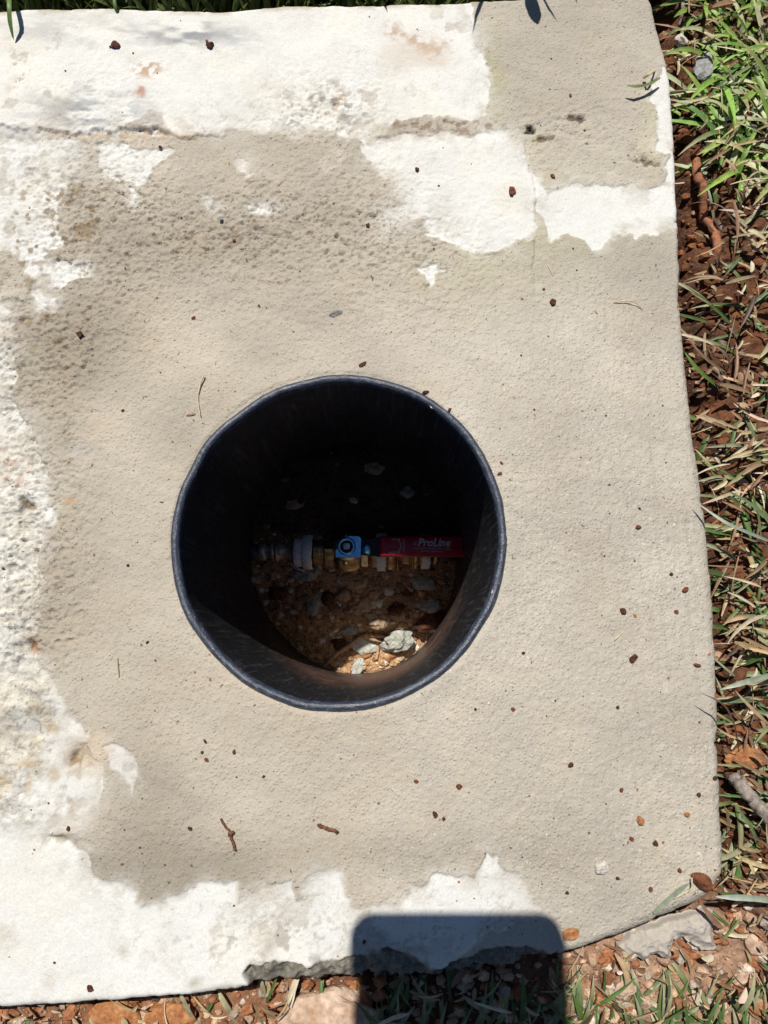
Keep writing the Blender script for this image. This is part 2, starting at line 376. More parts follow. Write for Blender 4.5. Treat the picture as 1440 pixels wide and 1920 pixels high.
    C *= (1 - 0.36 * np.clip(dk, 0, 1))[..., None] ** np.array([1.0, 1.05, 1.15])
    gy = np.clip(sst(560, 900, u) * 0.6 + 0.3, 0, 1)[..., None]
    C *= 1 + gy * np.array([-0.03, -0.005, 0.03])
    ltz = np.clip(0.6 * blob(500, 700, 330, 110) + 0.4 * blob(1050, 1250, 260, 330), 0, 1)[..., None]
    C = C * (1 + 0.08 * ltz)
    tint = sst(0.52, 0.75, fbm(X, Y, 0.018, 3, 501))[..., None]
    C *= 1 + tint * np.array([0.015, -0.005, -0.03])
    damp = fbm(X * 0.8 + Y * 0.2, Y, 0.045, 5, 505, 0.55)[..., None]; C *= 0.81 + 0.38 * damp
    smear = vn(X * 0.35 + Y * 0.9, Y * 0.12 - X * 0.05, 0.004, 507)[..., None]; C *= 1 + (smear - 0.5) * 0.07
    # slightly yellow-green bloom on the old mortar, upper right
    yg = np.clip(blob(925, 140, 22, 90) + 0.9 * blob(1220, 250, 18, 90) + 0.5 * blob(1050, 410, 150, 90) + blob(998, 268, 10, 26) + 0.5 * blob(870, 510, 140, 50), 0, 1)[..., None] * (f8[..., None] + 0.3)
    C *= 1 + yg * np.array([0.03, 0.05, -0.16])
    Wc = wh * (0.93 + 0.12 * f20)[..., None]
    # grey-violet smears on white
    gs = np.clip(1.0 * blob(350, 70, 110, 24) + 0.9 * blob(170, 215, 110, 36) + 0.4 * blob(90, 60, 130, 30) + 0.28 * stone + 0.22 * lowl + 0.5 * blob(740, 1770, 90, 30), 0, 1) * sst(0.35, 0.65, fbm(X * 0.5 + Y * 0.3, Y * 1.6, 0.006, 4, 511))
    Wc = Wc * (1 - 0.60 * gs[..., None] * np.array([1.0, 0.985, 0.92]))
    Wc = Wc * (1 - (0.10 * stone * fbm(X, Y, 0.012, 4, 515))[..., None] * np.array([0.6, 1.0, 2.0]))
    # cream tint
    crm = sst(0.5, 0.72, fbm(X, Y, 0.02, 3, 521))[..., None]
    Wc = Wc * (1 + crm * np.array([0.01, -0.008, -0.045]))
    speck = sst(0.62, 0.72, fbm(X, Y, 0.0018, 3, 531)) * np.clip(0.25 * lowl + 0.55 * stone + 0.75 * blob(600, 210, 110, 60) + 0.6 * blob(100, 400, 130, 140) + 0.5 * blob(600, 1740, 160, 60) + 0.4 * blob(790, 1770, 120, 30) + 0.05, 0, 1)
    Wc = Wc * (1 - 0.52 * speck[..., None] * np.array([0.85, 0.95, 1.0]))
    lsp = sst(0.60, 0.70, fbm(X, Y, 0.006, 4, 541)) * lowl
    Wc = Wc * (1 - 0.35 * lsp[..., None] * np.array([0.8, 0.95, 1.2]))
    wq = white[..., None] * (1 - 0.25 * pit[..., None])
    C = C * (1 - wq) + Wc * wq
    C = C * (1 - 0.22 * crk[..., None]); C = C * (1 - 0.8 * flk[..., None]) + lin(176, 168, 155) * (0.75 + 0.5 * f3[..., None]) * 0.8 * flk[..., None]
    # ochre and rust stains
    def stain(mask, col, k=1.0):
        nonlocal C
        mk = np.clip(mask, 0, 1)[..., None] * k; C = C * (1 - mk) + np.array(col) * mk
    ochre = lin(176, 142, 108); rust = lin(168, 112, 78); dirt = lin(96, 70, 48); tan = lin(196, 182, 164)
    dd = seg_d(u, v, [(740, 62), (775, 78), (822, 98)])
    stain(np.exp(-(dd / 15) ** 2) * sst(0.32, 0.6, f3), ochre, 0.75)
    stain(np.exp(-(seg_d(u, v, [(735, 110), (790, 105), (830, 110)]) / 24) ** 2) * sst(0.2, 0.7, f20), tan, 0.55)
    stain(blob(285, 132, 24, 14) * sst(0.4, 0.55, f3) * 1.6, ochre, 0.8)
    stain(blob(264, 172, 10, 9) * 1.4, rust, 0.75)
    stain(blob(34, 165, 22, 12) * sst(0.4, 0.6, f3), ochre, 0.5)
    stain(cr * (0.4 + 0.5 * f3), lin(160, 150, 140), 0.8)
    stain(cr2 * 0.7, lin(165, 160, 160), 0.7)
    stain(np.exp(-(np.abs(v - 256 - 10 * (f8 - .5)) / 9) ** 2) * (1 - sst(330, 380, u)) * sst(60, 160, u) * sst(0.38, 0.55, f3) * 1.5, lin(170, 146, 118), 0.6)
    stain(np.exp(-(np.abs(v - 234) / 10) ** 2) * sst(720, 760, u) * (1 - sst(900, 1000, u)) * sst(0.42, 0.6, f3) * 1.3, lin(125, 100, 76), 0.7)
    stain(blob(62, 313, 12, 12) * sst(0.4, 0.5, f3) * 1.7, dirt, 0.6)
    stain(blob(640, 190, 12, 30) * sst(0.42, 0.55, f3) * 1.4, ochre, 0.6)
    stain(np.exp(-(np.hypot(u - 600, (v - 225) * 1.3) - 60) ** 2 / 260) * sst(0.48, 0.62, f3) * (v < 235), lin(120, 112, 104), 0.6)
    stain(pit * rough * 1.0, lin(112, 94, 74), 0.6)
    stain(sst(0.58, 0.70, fbm(X, Y, 0.0030, 3, 551)) * np.clip(blob(150, 400, 80, 60) + blob(60, 380, 60, 60) * .7 + blob(40, 480, 60, 60) + blob(80, 620, 60, 50) + 0.5 * blob(440, 450, 120, 30), 0, 1), lin(122, 98, 62), 0.75)
    crisp = lambda b: sst(0.40, 0.55, b * (0.05 + 1.75 * fbm(X, Y, 0.0030, 5, 577, 0.7)))
    stain(crisp(blob(990, 244, 19, 9, 1.0)), lin(52, 38, 22), 0.85); stain(crisp(blob(1012, 263, 20, 7)), lin(80, 62, 30), 0.7)
    stain(crisp(blob(1085, 221, 28, 8)), lin(70, 52, 36), 0.8)
    stain(crisp(blob(1208, 306, 28, 8)), lin(90, 72, 54), 0.7)
    stain(blob(148, 1415, 24, 30, 1.1) * 1.2, lin(176, 160, 136), 0.9); stain(blob(148, 1420, 16, 26) * sst(.5, .6, f3) * 1.3, lin(125, 98, 66), 0.8)
    for cx, cy, rx, ry in ((48, 1428, 22, 9), (55, 1470, 9, 18), (4, 1470, 8, 18), (100, 1450, 10, 14), (103, 1365, 14, 9), (74, 1396, 8, 8)):
        stain(blob(cx, cy, rx, ry, 1.2) * 1.3 * (0.4 + f3), lin(184, 168, 140), 0.8)
    stain(blob(180, 1410, 26, 40) * 1.1, lin(205, 188, 166), 0.8)
    stain(blob(52, 1213, 20, 12) * sst(.4, .55, f3) * 1.5, lin(150, 104, 58), 0.8)
    stain(blob(30, 880, 34, 30) * sst(.4, .6, f3) * 1.2, lin(190, 160, 140), 0.6)
    stain(blob(52, 946, 12, 8) * 1.2, lin(120, 96, 64), 0.8)
    stain(blob(130, 935, 10, 8) * 1.0, lin(190, 140, 90), 0.5)
    stain(blob(105, 1577, 46, 9) * sst(.4, .58, f3) * 1.4, lin(150, 142, 122), 0.8)
    for cx, cy, rx, ry in ((230, 1786, 15, 10), (505, 1776, 14, 20), (365, 1838, 16, 10), (420, 1849, 22, 8)):
        stain(blob(cx, cy, rx, ry) * 1.0 * (0.5 + f8), lin(172, 165, 150), 0.75)
    # scuffs, lighter and greyer
    stain(blob(480, 1497, 70, 30) * sst(.42, .62, vn(X * 2.0 + Y * 1.6, X * 0.15, 0.0022, 561)) , lin(182, 176, 168), 0.5)
    for pts, wq_ in (([(1090, 620), (1180, 900), (1215, 1250), (1190, 1560)], 60), ([(420, 1560), (620, 1600), (860, 1570), (1000, 1500)], 40), ([(300, 620), (480, 600), (700, 620)], 30)):
        dq = seg_d(u, v, pts); lines = sst(0.56, 0.70, vn(dq * 1.0e-4 * 2.2, X * 0 + Y * 0.08 + X * 0.08, 0.00030, 563))
        stain(np.exp(-(dq / wq_) ** 2) * lines * (0.2 + f20), lin(204, 198, 186), 0.22)
    stain(blob(410, 550, 22, 14) * sst(.3, .6, f3), lin(150, 144, 138), 0.55); stain(blob(465, 425, 36, 14) * sst(.35, .6, f3), lin(128, 118, 108), 0.5)
    stain(blob(145, 845, 20, 12), lin(176, 172, 170), 0.5)
    stain(np.exp(-((np.hypot(u - 625, v - 302) - 18) / 8) ** 2) * .8, lin(212, 204, 190), 0.5)
    # dark aggregate
    ag = lin(120, 115, 104)[None, None, :] * (0.15 + 1.7 * fbm(X, Y, 0.0022, 5, 571, 0.7))[..., None]
    C = C * (1 - agg[..., None]) + ag * agg[..., None]
    # mossy dirt along the top arris, dirt low on the sides
    top = sst(-0.0045, -0.0010, sdf) * (V < 60) * (U < 900) * sst(.35, .6, f8)
    C = C * (1 - 0.6 * top[..., None]) + lin(150, 128, 88) * 0.6 * top[..., None]
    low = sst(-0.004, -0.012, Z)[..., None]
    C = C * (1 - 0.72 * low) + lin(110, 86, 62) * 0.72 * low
    wet = np.clip((1 - white) * (1 - rough * 1.2) * sst(450, 1000, u) * sst(450, 700, v) * (0.3 + 0.9 * f20), 0, 1)
    # -- faces
    ny, nx = X.shape
    idx = np.arange(nx * ny).reshape(ny, nx)
    Fq = np.stack([idx[:-1, :-1], idx[:-1, 1:], idx[1:, 1:], idx[1:, :-1]], -1).reshape(-1, 4)
    rad = np.hypot((X - PC[0]) / EX, (Y - PC[1]) / EY).ravel(); s_ = sdf.ravel()
    keep = (rad[Fq].min(1) > RI + 0.0015) & (s_[Fq].min(1) < 0.008)
    Fq = Fq[keep]
    used = np.unique(Fq); mp = np.full(nx * ny, -1); mp[used] = np.arange(len(used)); Fq = mp[Fq]
    Vv = np.stack([X, Y, Z], -1).reshape(-1, 3)[used]
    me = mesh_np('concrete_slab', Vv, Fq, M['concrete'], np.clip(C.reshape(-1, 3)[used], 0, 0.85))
    gr_ = np.clip((1 - white) * (0.75 + 0.5 * f20) + 0.25 + 0.5 * stone + 0.4 * rough, 0.25, 1.3) * (1 - 0.6 * smooth)
    at = me.attributes.new('grain', 'FLOAT', 'POINT'); at.data.foreach_set('value', gr_.ravel()[used].astype(np.float32))
    at = me.attributes.new('wet', 'FLOAT', 'POINT'); at.data.foreach_set('value', wet.ravel()[used].astype(np.float32))
    o = link('concrete_slab', me)
    tag(o, 'pale concrete slab patched with beige mortar around a round opening', kind='structure')
    return X, Y, Z, step, ys[0], xs
SX = build_slab()
def slab_z(x, y):
    X, Y, Z, step, y0, xs = SX
    i = np.clip(np.searchsorted(xs, x) , 0, len(xs) - 1); j = np.clip(((np.asarray(y) - y0) / step).round().astype(int), 0, Z.shape[0] - 1)
    return Z[j, i]

# ------------------------------------------------------------------ open ground round the slab
def ground_h(X, Y):
    U, V = PX(X, Y, 0.0)
    sd = poly_sdf(X, Y, OUTW)
    base = -0.013 - 0.006 * sst(1000, 300, U) * sst(1500, 1800, V) - 0.022 * sst(100, -60, V) * sst(1350, 1150, U)
    trench = np.exp(-(np.clip(sd - 0.003, 0, 1) / 0.008) ** 2) * (0.008 + 0.010 * sst(0.4, 0.7, vn(X, Y, 0.03, 77))) * sst(1200, 1260, U)
    trench2 = np.exp(-(np.clip(sd, 0, 1) / 0.004) ** 2) * 0.006
    z = base - trench - trench2
    near = sst(1.2, 0.4, np.hypot(X, Y))
    z = z + (fbm(X, Y, 0.022, 4, 611) - 0.5) * 0.012 + (fbm(X, Y, 0.008, 4, 621) - 0.5) * 0.010 * near * sst(1750, 1600, V) + (fbm(X, Y, 0.006, 4, 621) - 0.5) * 0.005 * near
    return z
def nonuni(a, b, st, far, n=84):
    d = np.arange(a, b, st); g = np.geomspace(st, 1, n)
    lo = a - (far + a) * 0 - (np.geomspace(1e-3, far, n))[::-1]; hi = b + np.geomspace(1e-3, far, n)
    return np.concatenate([lo, d, hi])
def build_ground():
    xs = nonuni(-0.19, 0.24, 0.0011, 40); ys = nonuni(-0.215, 0.32, 0.0011, 40)
    X, Y = np.meshgrid(xs, ys); Z = ground_h(X, Y)
    U, V = PX(X, Y, 0.0); sd = poly_sdf(X, Y, OUTW)
    f = fbm(X, Y, 0.02, 4, 631)[..., None]; f2 = fbm(X, Y, 0.004, 4, 641)[..., None]
    red = np.array([0.20, 0.075, 0.032]); br = np.array([0.055, 0.032, 0.020]); dk = np.array([0.05, 0.026, 0.016])
    pk = np.array([0.48, 0.32, 0.22])
    C = br * (1 - f) + red * f
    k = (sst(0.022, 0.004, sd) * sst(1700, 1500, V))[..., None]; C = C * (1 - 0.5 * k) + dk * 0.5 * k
    k = (sst(1640, 1780, V) * sst(900, 1200, U))[..., None]; C = C * (1 - 0.55 * k) + pk * 0.55 * k
    k = (sst(1850, 1870, V) * sst(700, 500, U))[..., None]; C = C * (1 - 0.6 * k) + np.array([0.34, 0.17, 0.09]) * 0.6 * k
    k = (sst(40, -40, V) * sst(1250, 1150, U))[..., None]; C = C * (1 - 0.85 * k) + np.array([0.02, 0.016, 0.011]) * 0.85 * k  # soil painted near black for the shade beyond the top edge
    C = C * (0.6 + 0.8 * f2)
    far = sst(0.5, 1.5, np.hypot(X, Y))[..., None]; C = C * (1 - far) + np.array([0.075, 0.085, 0.03]) * far
    ny, nx = X.shape; idx = np.arange(nx * ny).reshape(ny, nx)
    Fq = np.stack([idx[:-1, :-1], idx[:-1, 1:], idx[1:, 1:], idx[1:, :-1]], -1).reshape(-1, 4)
    s_ = sd.ravel(); Fq = Fq[s_[Fq].max(1) > -0.012]
    used = np.unique(Fq); mp = np.full(nx * ny, -1); mp[used] = np.arange(len(used)); Fq = mp[Fq]
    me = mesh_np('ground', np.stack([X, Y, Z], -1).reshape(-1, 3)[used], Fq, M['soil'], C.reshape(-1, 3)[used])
    tag(link('ground', me), 'bare red brown earth around the slab', kind='structure')
build_ground()

# ------------------------------------------------------------------ lumps, tubes, ribbons
def ico(n):
    import bmesh
    b = bmesh.new(); bmesh.ops.create_icosphere(b, subdivisions=n, radius=1)
    v = np.array([p.co[:] for p in b.verts]); f = np.array([[q.index for q in t.verts] for t in b.faces]); b.free(); return v, f
ICO = {k: ico(k) for k in (1, 2, 3, 4)}
def lump(n=3, seed=0, planes=11, flat=1.0, rg=0.10, soft=0.12):
    """a chipped stone: a ball cut by random planes, then roughened"""
    r = np.random.default_rng(seed); v, f = ICO[n]
    N = r.normal(size=(planes, 3)); N /= np.linalg.norm(N, axis=1)[:, None]; d = r.uniform(0.62, 0.98, planes)
    q = v @ N.T; rad = np.where(q > 0.15, d / np.maximum(q, 0.15), 9).min(1); rad = np.minimum(rad, 1.12)
    rad = rad * (1 - soft) + soft
    g = np.zeros(len(v))
    for k, a in ((2.2, 1.0), (4.5, 0.5), (9.0, 0.28)):
        ph = r.uniform(0, 6.28, 6); D = r.normal(size=(6, 3)) * k
        g += a * np.sin(v @ D.T + ph).mean(1)
    rad = rad * (1 + rg * g * 1.4)
    p = v * rad[:, None]; p[:, 2] *= flat
    return p, f
def rot(a, b, c):
    return np.array(Matrix.Rotation(a, 3, 'X') @ Matrix.Rotation(b, 3, 'Y') @ Matrix.Rotation(c, 3, 'Z'))
def lumps_mesh(name, P, S, cols, mat, level=1, seed=0, protos=8, flat=(0.5, 1.0)):
    r = np.random.default_rng(seed)
    pr = [lump(level, seed * 31 + k, 9, 1, 0.12, 0.2) for k in range(protos)]
    VV, FF, CC = [], [], []; off = 0
    for i in range(len(P)):
        v, f = pr[i % protos]
        R = np.array(Matrix.Rotation(r.uniform(0, 6.28), 3, 'Z') @ Matrix.Rotation(r.uniform(0, 6.28), 3, 'X'))
        q = (v @ R.T) * (S[i] * np.array([1, r.uniform(0.6, 1.0), r.uniform(*flat)]))
        VV.append(q + P[i]); FF.append(f + off); off += len(v); CC.append(np.repeat(cols[i][None], len(v), 0))
    return mesh_np(name, np.concatenate(VV), np.concatenate(FF), mat, np.concatenate(CC), smooth=False)
def tube(pts, rad, sides=8, wob=0.0, seed=0, sub=6):
    """one tapered, wandering tube through pts; rad is one radius per point"""
    r = np.random.default_rng(seed); P = np.array(pts, float); R = np.array(rad, float); n = len(P)
    t = np.linspace(0, n - 1, (n - 1) * sub + 1); 
    Pd = []
    for a in t:
        i = min(int(a), n - 2); s = a - i
        p0 = P[max(i - 1, 0)]; p1 = P[i]; p2 = P[i + 1]; p3 = P[min(i + 2, n - 1)]
        Pd.append(0.5 * ((2 * p1) + (-p0 + p2) * s + (2 * p0 - 5 * p1 + 4 * p2 - p3) * s * s + (-p0 + 3 * p1 - 3 * p2 + p3) * s ** 3))
    Pd = np.array(Pd); Rd = np.interp(t, np.arange(n), R)
    if wob: Pd[1:-1] += r.normal(size=(len(Pd) - 2, 3)) * wob
    Tn = np.gradient(Pd, axis=0); Tn /= np.linalg.norm(Tn, axis=1)[:, None] + 1e-12
    up = np.array([0.0, 0.0, 1.0]); V = []
    th = np.linspace(0, 2 * math.pi, sides, endpoint=False)
    for p, tt, rr in zip(Pd, Tn, Rd):
        s = np.cross(tt, up); s /= np.linalg.norm(s) + 1e-9; q = np.cross(s, tt)
        jj = 1 + (r.uniform(-1, 1, sides) * 0.14 if wob else 0)
        V.append(p + (np.cos(th) * jj)[:, None] * s * rr + (np.sin(th) * jj)[:, None] * q * rr)
    V = np.concatenate(V); m = len(Pd); Fs = []
    for i in range(m - 1):
        for k in range(sides):
            a = i * sides + k; b = i * sides + (k + 1) % sides
            Fs.append((a, b, b + sides, a + sides))
    Fs.append(tuple(range(sides))[::-1]); Fs.append(tuple(range((m - 1) * sides, m * sides)))
    return V, Fs
def join(parts):
    V = []; Fs = []; off = 0
    for v, f in parts:
        V.append(np.asarray(v)); Fs += [tuple(int(i) + off for i in q) for q in f]; off += len(v)
    return np.concatenate(V), Fs
def ribbon(P, wd, fold=0.25, side=None, n=None):
    """a creased leaf blade: P (k,3) mid-line, wd (k) widths -> verts (3k), quads"""
    P = np.asarray(P, float); Tn = np.gradient(P, axis=0); Tn /= np.linalg.norm(Tn, axis=1)[:, None] + 1e-12
    up = np.array([0, 0, 1.0]) if side is None else side
    S = np.cross(Tn, up); S /= np.linalg.norm(S, axis=1)[:, None] + 1e-9; Nn = np.cross(S, Tn)
    wd = np.asarray(wd)[:, None]
    V = np.stack([P - S * wd / 2 + Nn * wd * fold, P, P + S * wd / 2 + Nn * wd * fold], 1).reshape(-1, 3)
    k = len(P); q = []
    for i in range(k - 1):
        a = 3 * i; q += [(a, a + 1, a + 4, a + 3), (a + 1, a + 2, a + 5, a + 4)]
    return V, np.array(q)
def blade_pts(p0, yaw, L, pitch, droop, k=7, curl=0.0):
    P = [np.array(p0, float)]; st = L / (k - 1); a = pitch; b = yaw
    for i in range(k - 1):
        P.append(P[-1] + st * np.array([math.cos(a) * math.cos(b), math.cos(a) * math.sin(b), math.sin(a)]))
        a -= droop / (k - 1); b += curl / (k - 1)
    return np.array(P)
def blades_mesh(name, specs, mat):
    VV, FF, CC = [], [], []; off = 0
    for P, wd, fold, c, tip, side in specs:
        v, q = ribbon(P, wd, fold, side); VV.append(v); FF.append(q + off); off += len(v)
        s = np.linspace(0, 1, len(P))[:, None]; cc = np.array(c) * (1 - s ** 2) + np.array(tip) * s ** 2
        CC.append(np.repeat(cc, 3, 0))
    return mesh_np(name, np.concatenate(VV), np.concatenate(FF), mat, np.concatenate(CC))

# ------------------------------------------------------------------ black pipe set in the slab
def make_plastic():
    m = Mt('black_plastic', 0.42, (0.019, 0.020, 0.024), spec=0.5)
    n = m.noise(60, 4); fine = m.noise(900, 3, 0.6)
    mp = m.n.new('ShaderNodeMapping'); mp.inputs['Scale'].default_value = (1, 1, 0.07); m.l.new(m.co, mp.inputs[0])
    st = m.noise(420, 4, 0.7, co=mp.outputs[0])
    # dried clay low on the wall that faces the sun, and dust specks
    dust = m.ramp(m.noise(140, 5, 0.7), [(0.56, 0.0), (0.74, 1.0)])
    sep = m.n.new('ShaderNodeSeparateXYZ'); m.l.new(m.co, sep.inputs[0])
    geo = m.n.new('ShaderNodeVectorMath'); geo.operation = 'DISTANCE'; m.l.new(m.co, geo.inputs[0]); geo.inputs[1].default_value = (0.022, -0.0635, -0.15)
    near = m.ramp(geo.outputs['Value'], [(0.018, 1.0), (0.085, 0.0)])
    clay = m.math('MULTIPLY', near, m.ramp(n, [(0.30, 0.25), (0.62, 0.9)]))
    c = m.mix(clay, (0.019, 0.020, 0.024), (0.24, 0.13, 0.09))
    c = m.mix(m.math('MULTIPLY', dust, 0.16), c, (0.28, 0.24, 0.20))
    c = m.mix(m.math('MULTIPLY', m.ramp(st, [(0.54, 0.0), (0.70, 1.0)]), 0.30), c, (0.24, 0.24, 0.25))
    m.color(c); m.rough(m.ramp(n, [(0.3, 0.36), (0.7, 0.58)]))
    b = m.bump(fine, 0.0003, 0.35); m.bump(st, 0.0006, 0.35, b)
    return m.m
def make_cutplastic():
    m = Mt('cut_plastic_edge', 0.40, (0.045, 0.052, 0.072), spec=0.6)
    sep = m.n.new('ShaderNodeSeparateXYZ'); m.l.new(m.co, sep.inputs[0])
    ang = m.math('ARCTAN2', sep.outputs[1], sep.outputs[0])
    rad = m.n.new('ShaderNodeVectorMath'); rad.operation = 'LENGTH'; m.l.new(m.co, rad.inputs[0])
    cb = m.n.new('ShaderNodeCombineXYZ'); m.l.new(m.math('MULTIPLY', ang, 0.012), cb.inputs[0]); m.l.new(rad.outputs['Value'], cb.inputs[1])
    n = m.noise(1500, 4, 0.65, co=cb.outputs[0]); n2 = m.noise(70, 3); n3 = m.noise(420, 4, 0.7)
    c = m.ramp(n, [(0.35, (0.022, 0.027, 0.040)), (0.58, (0.050, 0.062, 0.092)), (0.74, (0.17, 0.19, 0.24))])
    c = m.mix(m.math('MULTIPLY', m.ramp(n3, [(0.60, 0.0), (0.68, 1.0)]), m.ramp(n2, [(0.45, 0.0), (0.62, 0.8)])), c, (0.34, 0.33, 0.31))
    m.color(c); m.rough(m.ramp(n2, [(0.3, 0.30), (0.7, 0.5)])); b = m.bump(n, 0.0005, 0.5); m.bump(n3, 0.0006, 0.5, b)
    return m.m
M['plastic'] = make_plastic(); M['cut'] = make_cutplastic()
PD = 0.262
pipe = bpy.data.objects.new('plastic_pipe', None); COL.objects.link(pipe); pipe.location = (PC[0], PC[1], -PD)
pipe.empty_display_size = 0.02
tag(pipe, 'short upright black plastic pipe set flush in the slab around the valve', 'pipe')
def lathe(prof, n=220, fn=None, mat=None, name='wall', closed=True):
    a = np.linspace(0, 2 * math.pi, n, endpoint=False); P = np.array(prof)
    A, R = np.meshgrid(a, P[:, 0]); _, Z = np.meshgrid(a, P[:, 1])
    if fn is not None: R, Z = fn(A, R, Z)
    V = np.stack([EX * R * np.cos(A), EY * R * np.sin(A), Z], -1).reshape(-1, 3); k = len(P)
    idx = np.arange(k * n).reshape(k, n); nx = np.roll(idx, -1, 1)
    Fq = np.stack([idx[:-1], nx[:-1], nx[1:], idx[1:]], -1).reshape(-1, 4)
    return mesh_np(name, V, Fq, mat)
def wob(A, R, Z):
    s = 0.00045 * np.sin(2 * A + 0.8) + 0.00030 * np.sin(3 * A - 1) + 0.00018 * np.sin(7 * A + 2) + 0.00012 * np.sin(13 * A)
    e = fbm(A * 0.05 + 5, R * 0 + 1.0, 0.012, 3, 701) - 0.5
    return R + s + e * 0.0007 * (Z > -0.004), Z + e * 0.0010 * (Z > -0.002)
ztop = 0.0016
prof_in = [(RO, -PD), (RO, -0.03), (RO, -0.0016)]
inner = [(RI, -0.0022), (RI, -0.006), (RI, -0.012)] + [(RI, -0.012 - 0.012 * k) for k in range(1, 21)] + [(RI, -PD)]
me = lathe(prof_in, fn=wob, mat=M['plastic'], name='pipe_outside')
def shift(me):
    co = np.empty(len(me.vertices) * 3, np.float32); me.vertices.foreach_get('co', co); co = co.reshape(-1, 3); co[:, 2] += PD; me.vertices.foreach_set('co', co.ravel()); me.update()
m_in = lathe(inner[::-1][::-1], fn=wob, mat=M['plastic'], name='pipe_inside')
rim_prof = [(RO, -0.0016), (RO + 0.0001, 0.0004), (RO - 0.0007, ztop), (RO - 0.0016, ztop + 0.0002), (RI + 0.0012, ztop + 0.0001), (RI + 0.0003, ztop - 0.0007), (RI, -0.0008), (RI, -0.0022)]
m_r = lathe(rim_prof, 360, fn=wob, mat=M['cut'], name='rim')
def joinmesh(name, ms, mat):
    V = []; Fs = []; off = 0
    for q in ms:
        co = np.empty(len(q.vertices) * 3); q.vertices.foreach_get('co', co); V.append(co.reshape(-1, 3))
        Fs.append(np.array([p.vertices[:] for p in q.polygons]) + off); off += len(q.vertices)
    return mesh_np(name, np.concatenate(V), np.concatenate(Fs), mat)
mw = joinmesh('pipe_wall', [me, m_in], M['plastic']); 
mw_o = link('pipe_wall', mw, pipe, (0, 0, PD))
link('rim', m_r, pipe, (0, 0, PD))
# saw burrs left on the cut edge
for k, a in enumerate((2.55, 0.95, -2.35, -0.35)):
    v, f = lump(2, 900 + k, 8); v = v * np.array([0.0009, 0.00025, 0.0002])
    R = np.array(Matrix.Rotation(a + 1.57 + 0.2 * math.sin(k * 5), 3, 'Z')); v = v @ R.T
    o = link('burr', mesh_py('burr', v, [tuple(q) for q in f.tolist()], M['pale'] if k % 2 else M['cut']), pipe)
    o.location = (EX * (RI + 0.0008) * math.cos(a), EY * (RI + 0.0008) * math.sin(a), PD + 0.0015)

# ------------------------------------------------------------------ earth at the bottom of the pipe
def well_h(X, Y):
    rx = X - PC[0]; ry = Y - PC[1]
    z = np.interp(ry - 0.10 * rx, [-0.073, -0.043, 0.001, 0.013, 0.062], [-0.224, -0.221, -0.168, -0.160, -0.102])
    z = z + (fbm(X, Y, 0.020, 4, 801) - 0.5) * 0.008 + (fbm(X, Y, 0.005, 3, 811) - 0.5) * 0.0035
    return z
xs = np.linspace(PC[0] - RO * EX, PC[0] + RO * EX, 210); ys = np.linspace(PC[1] - RO * EY, PC[1] + RO * EY, 210)
X, Y = np.meshgrid(xs, ys); Z = well_h(X, Y)
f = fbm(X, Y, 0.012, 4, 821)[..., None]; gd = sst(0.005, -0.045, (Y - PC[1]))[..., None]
bk = sst(0.0, 0.03, (Y - PC[1]))[..., None]; C = (np.array([0.16, 0.10, 0.063]) * (1 - f) + np.array([0.38, 0.25, 0.155]) * f) * (1 - bk) + np.array([0.05, 0.035, 0.026]) * bk  # shade beyond the valve is put into the darker back soil
gd = sst(-0.023, -0.039, (Y - PC[1]))[..., None]; C = C * (1 - gd * 0.85) + np.array([0.50, 0.31, 0.17]) * gd * 0.85  # orange earth, painted brighter where the sun reaches the floor
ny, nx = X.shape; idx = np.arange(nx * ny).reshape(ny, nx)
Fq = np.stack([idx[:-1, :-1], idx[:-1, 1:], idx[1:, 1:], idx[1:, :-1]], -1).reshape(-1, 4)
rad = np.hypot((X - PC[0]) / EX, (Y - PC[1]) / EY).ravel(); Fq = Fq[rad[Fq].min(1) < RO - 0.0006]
tag(link('pit_floor', mesh_np('pit_floor', np.stack([X, Y, Z], -1).reshape(-1, 3), Fq, M['soil'], C.reshape(-1, 3))), 'damp brown earth at the bottom of the pipe, darkened for shade at the back', kind='structure')

# loose crumbs down there
P = []; S = []; CC = []
for i in range(3600):
    a = rnd.uniform(0, 6.28); r = RI * 0.985 * math.sqrt(rnd.random()); x = PC[0] + r * math.cos(a); y = PC[1] + EY * r * math.sin(a)
    if y > PC[1] + 0.02 and rnd.random() < 0.65: continue
    s = 0.0005 + 0.0030 * rnd.random() ** 4
    P.append((x, y)); S.append(s)
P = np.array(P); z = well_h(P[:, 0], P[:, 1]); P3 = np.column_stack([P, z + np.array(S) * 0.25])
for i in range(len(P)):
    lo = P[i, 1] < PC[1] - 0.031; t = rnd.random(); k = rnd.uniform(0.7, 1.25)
    if lo: c = np.array([0.54, 0.33, 0.17]) if t < .62 else (np.array([0.38, 0.18, 0.085]) if t < .86 else np.array([0.72, 0.64, 0.50]))  # orange crumbs, brightened in colour along the sunlit crescent
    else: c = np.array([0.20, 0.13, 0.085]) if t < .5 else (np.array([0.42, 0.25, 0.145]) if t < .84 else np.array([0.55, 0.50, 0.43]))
    if P[i, 1] > PC[1] + 0.022: c = np.array([0.05, 0.034, 0.025]) if t < .9 else np.array([.2, .16, .12])  # back crumbs darkened to carry the painted shade
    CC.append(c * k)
tag(link('crumbs', lumps_mesh('crumbs', P3, np.array(S), np.array(CC), M['soil'], 1, 3)), 'orange and brown earth crumbs covering the pit floor', 'soil crumbs', kind='stuff')

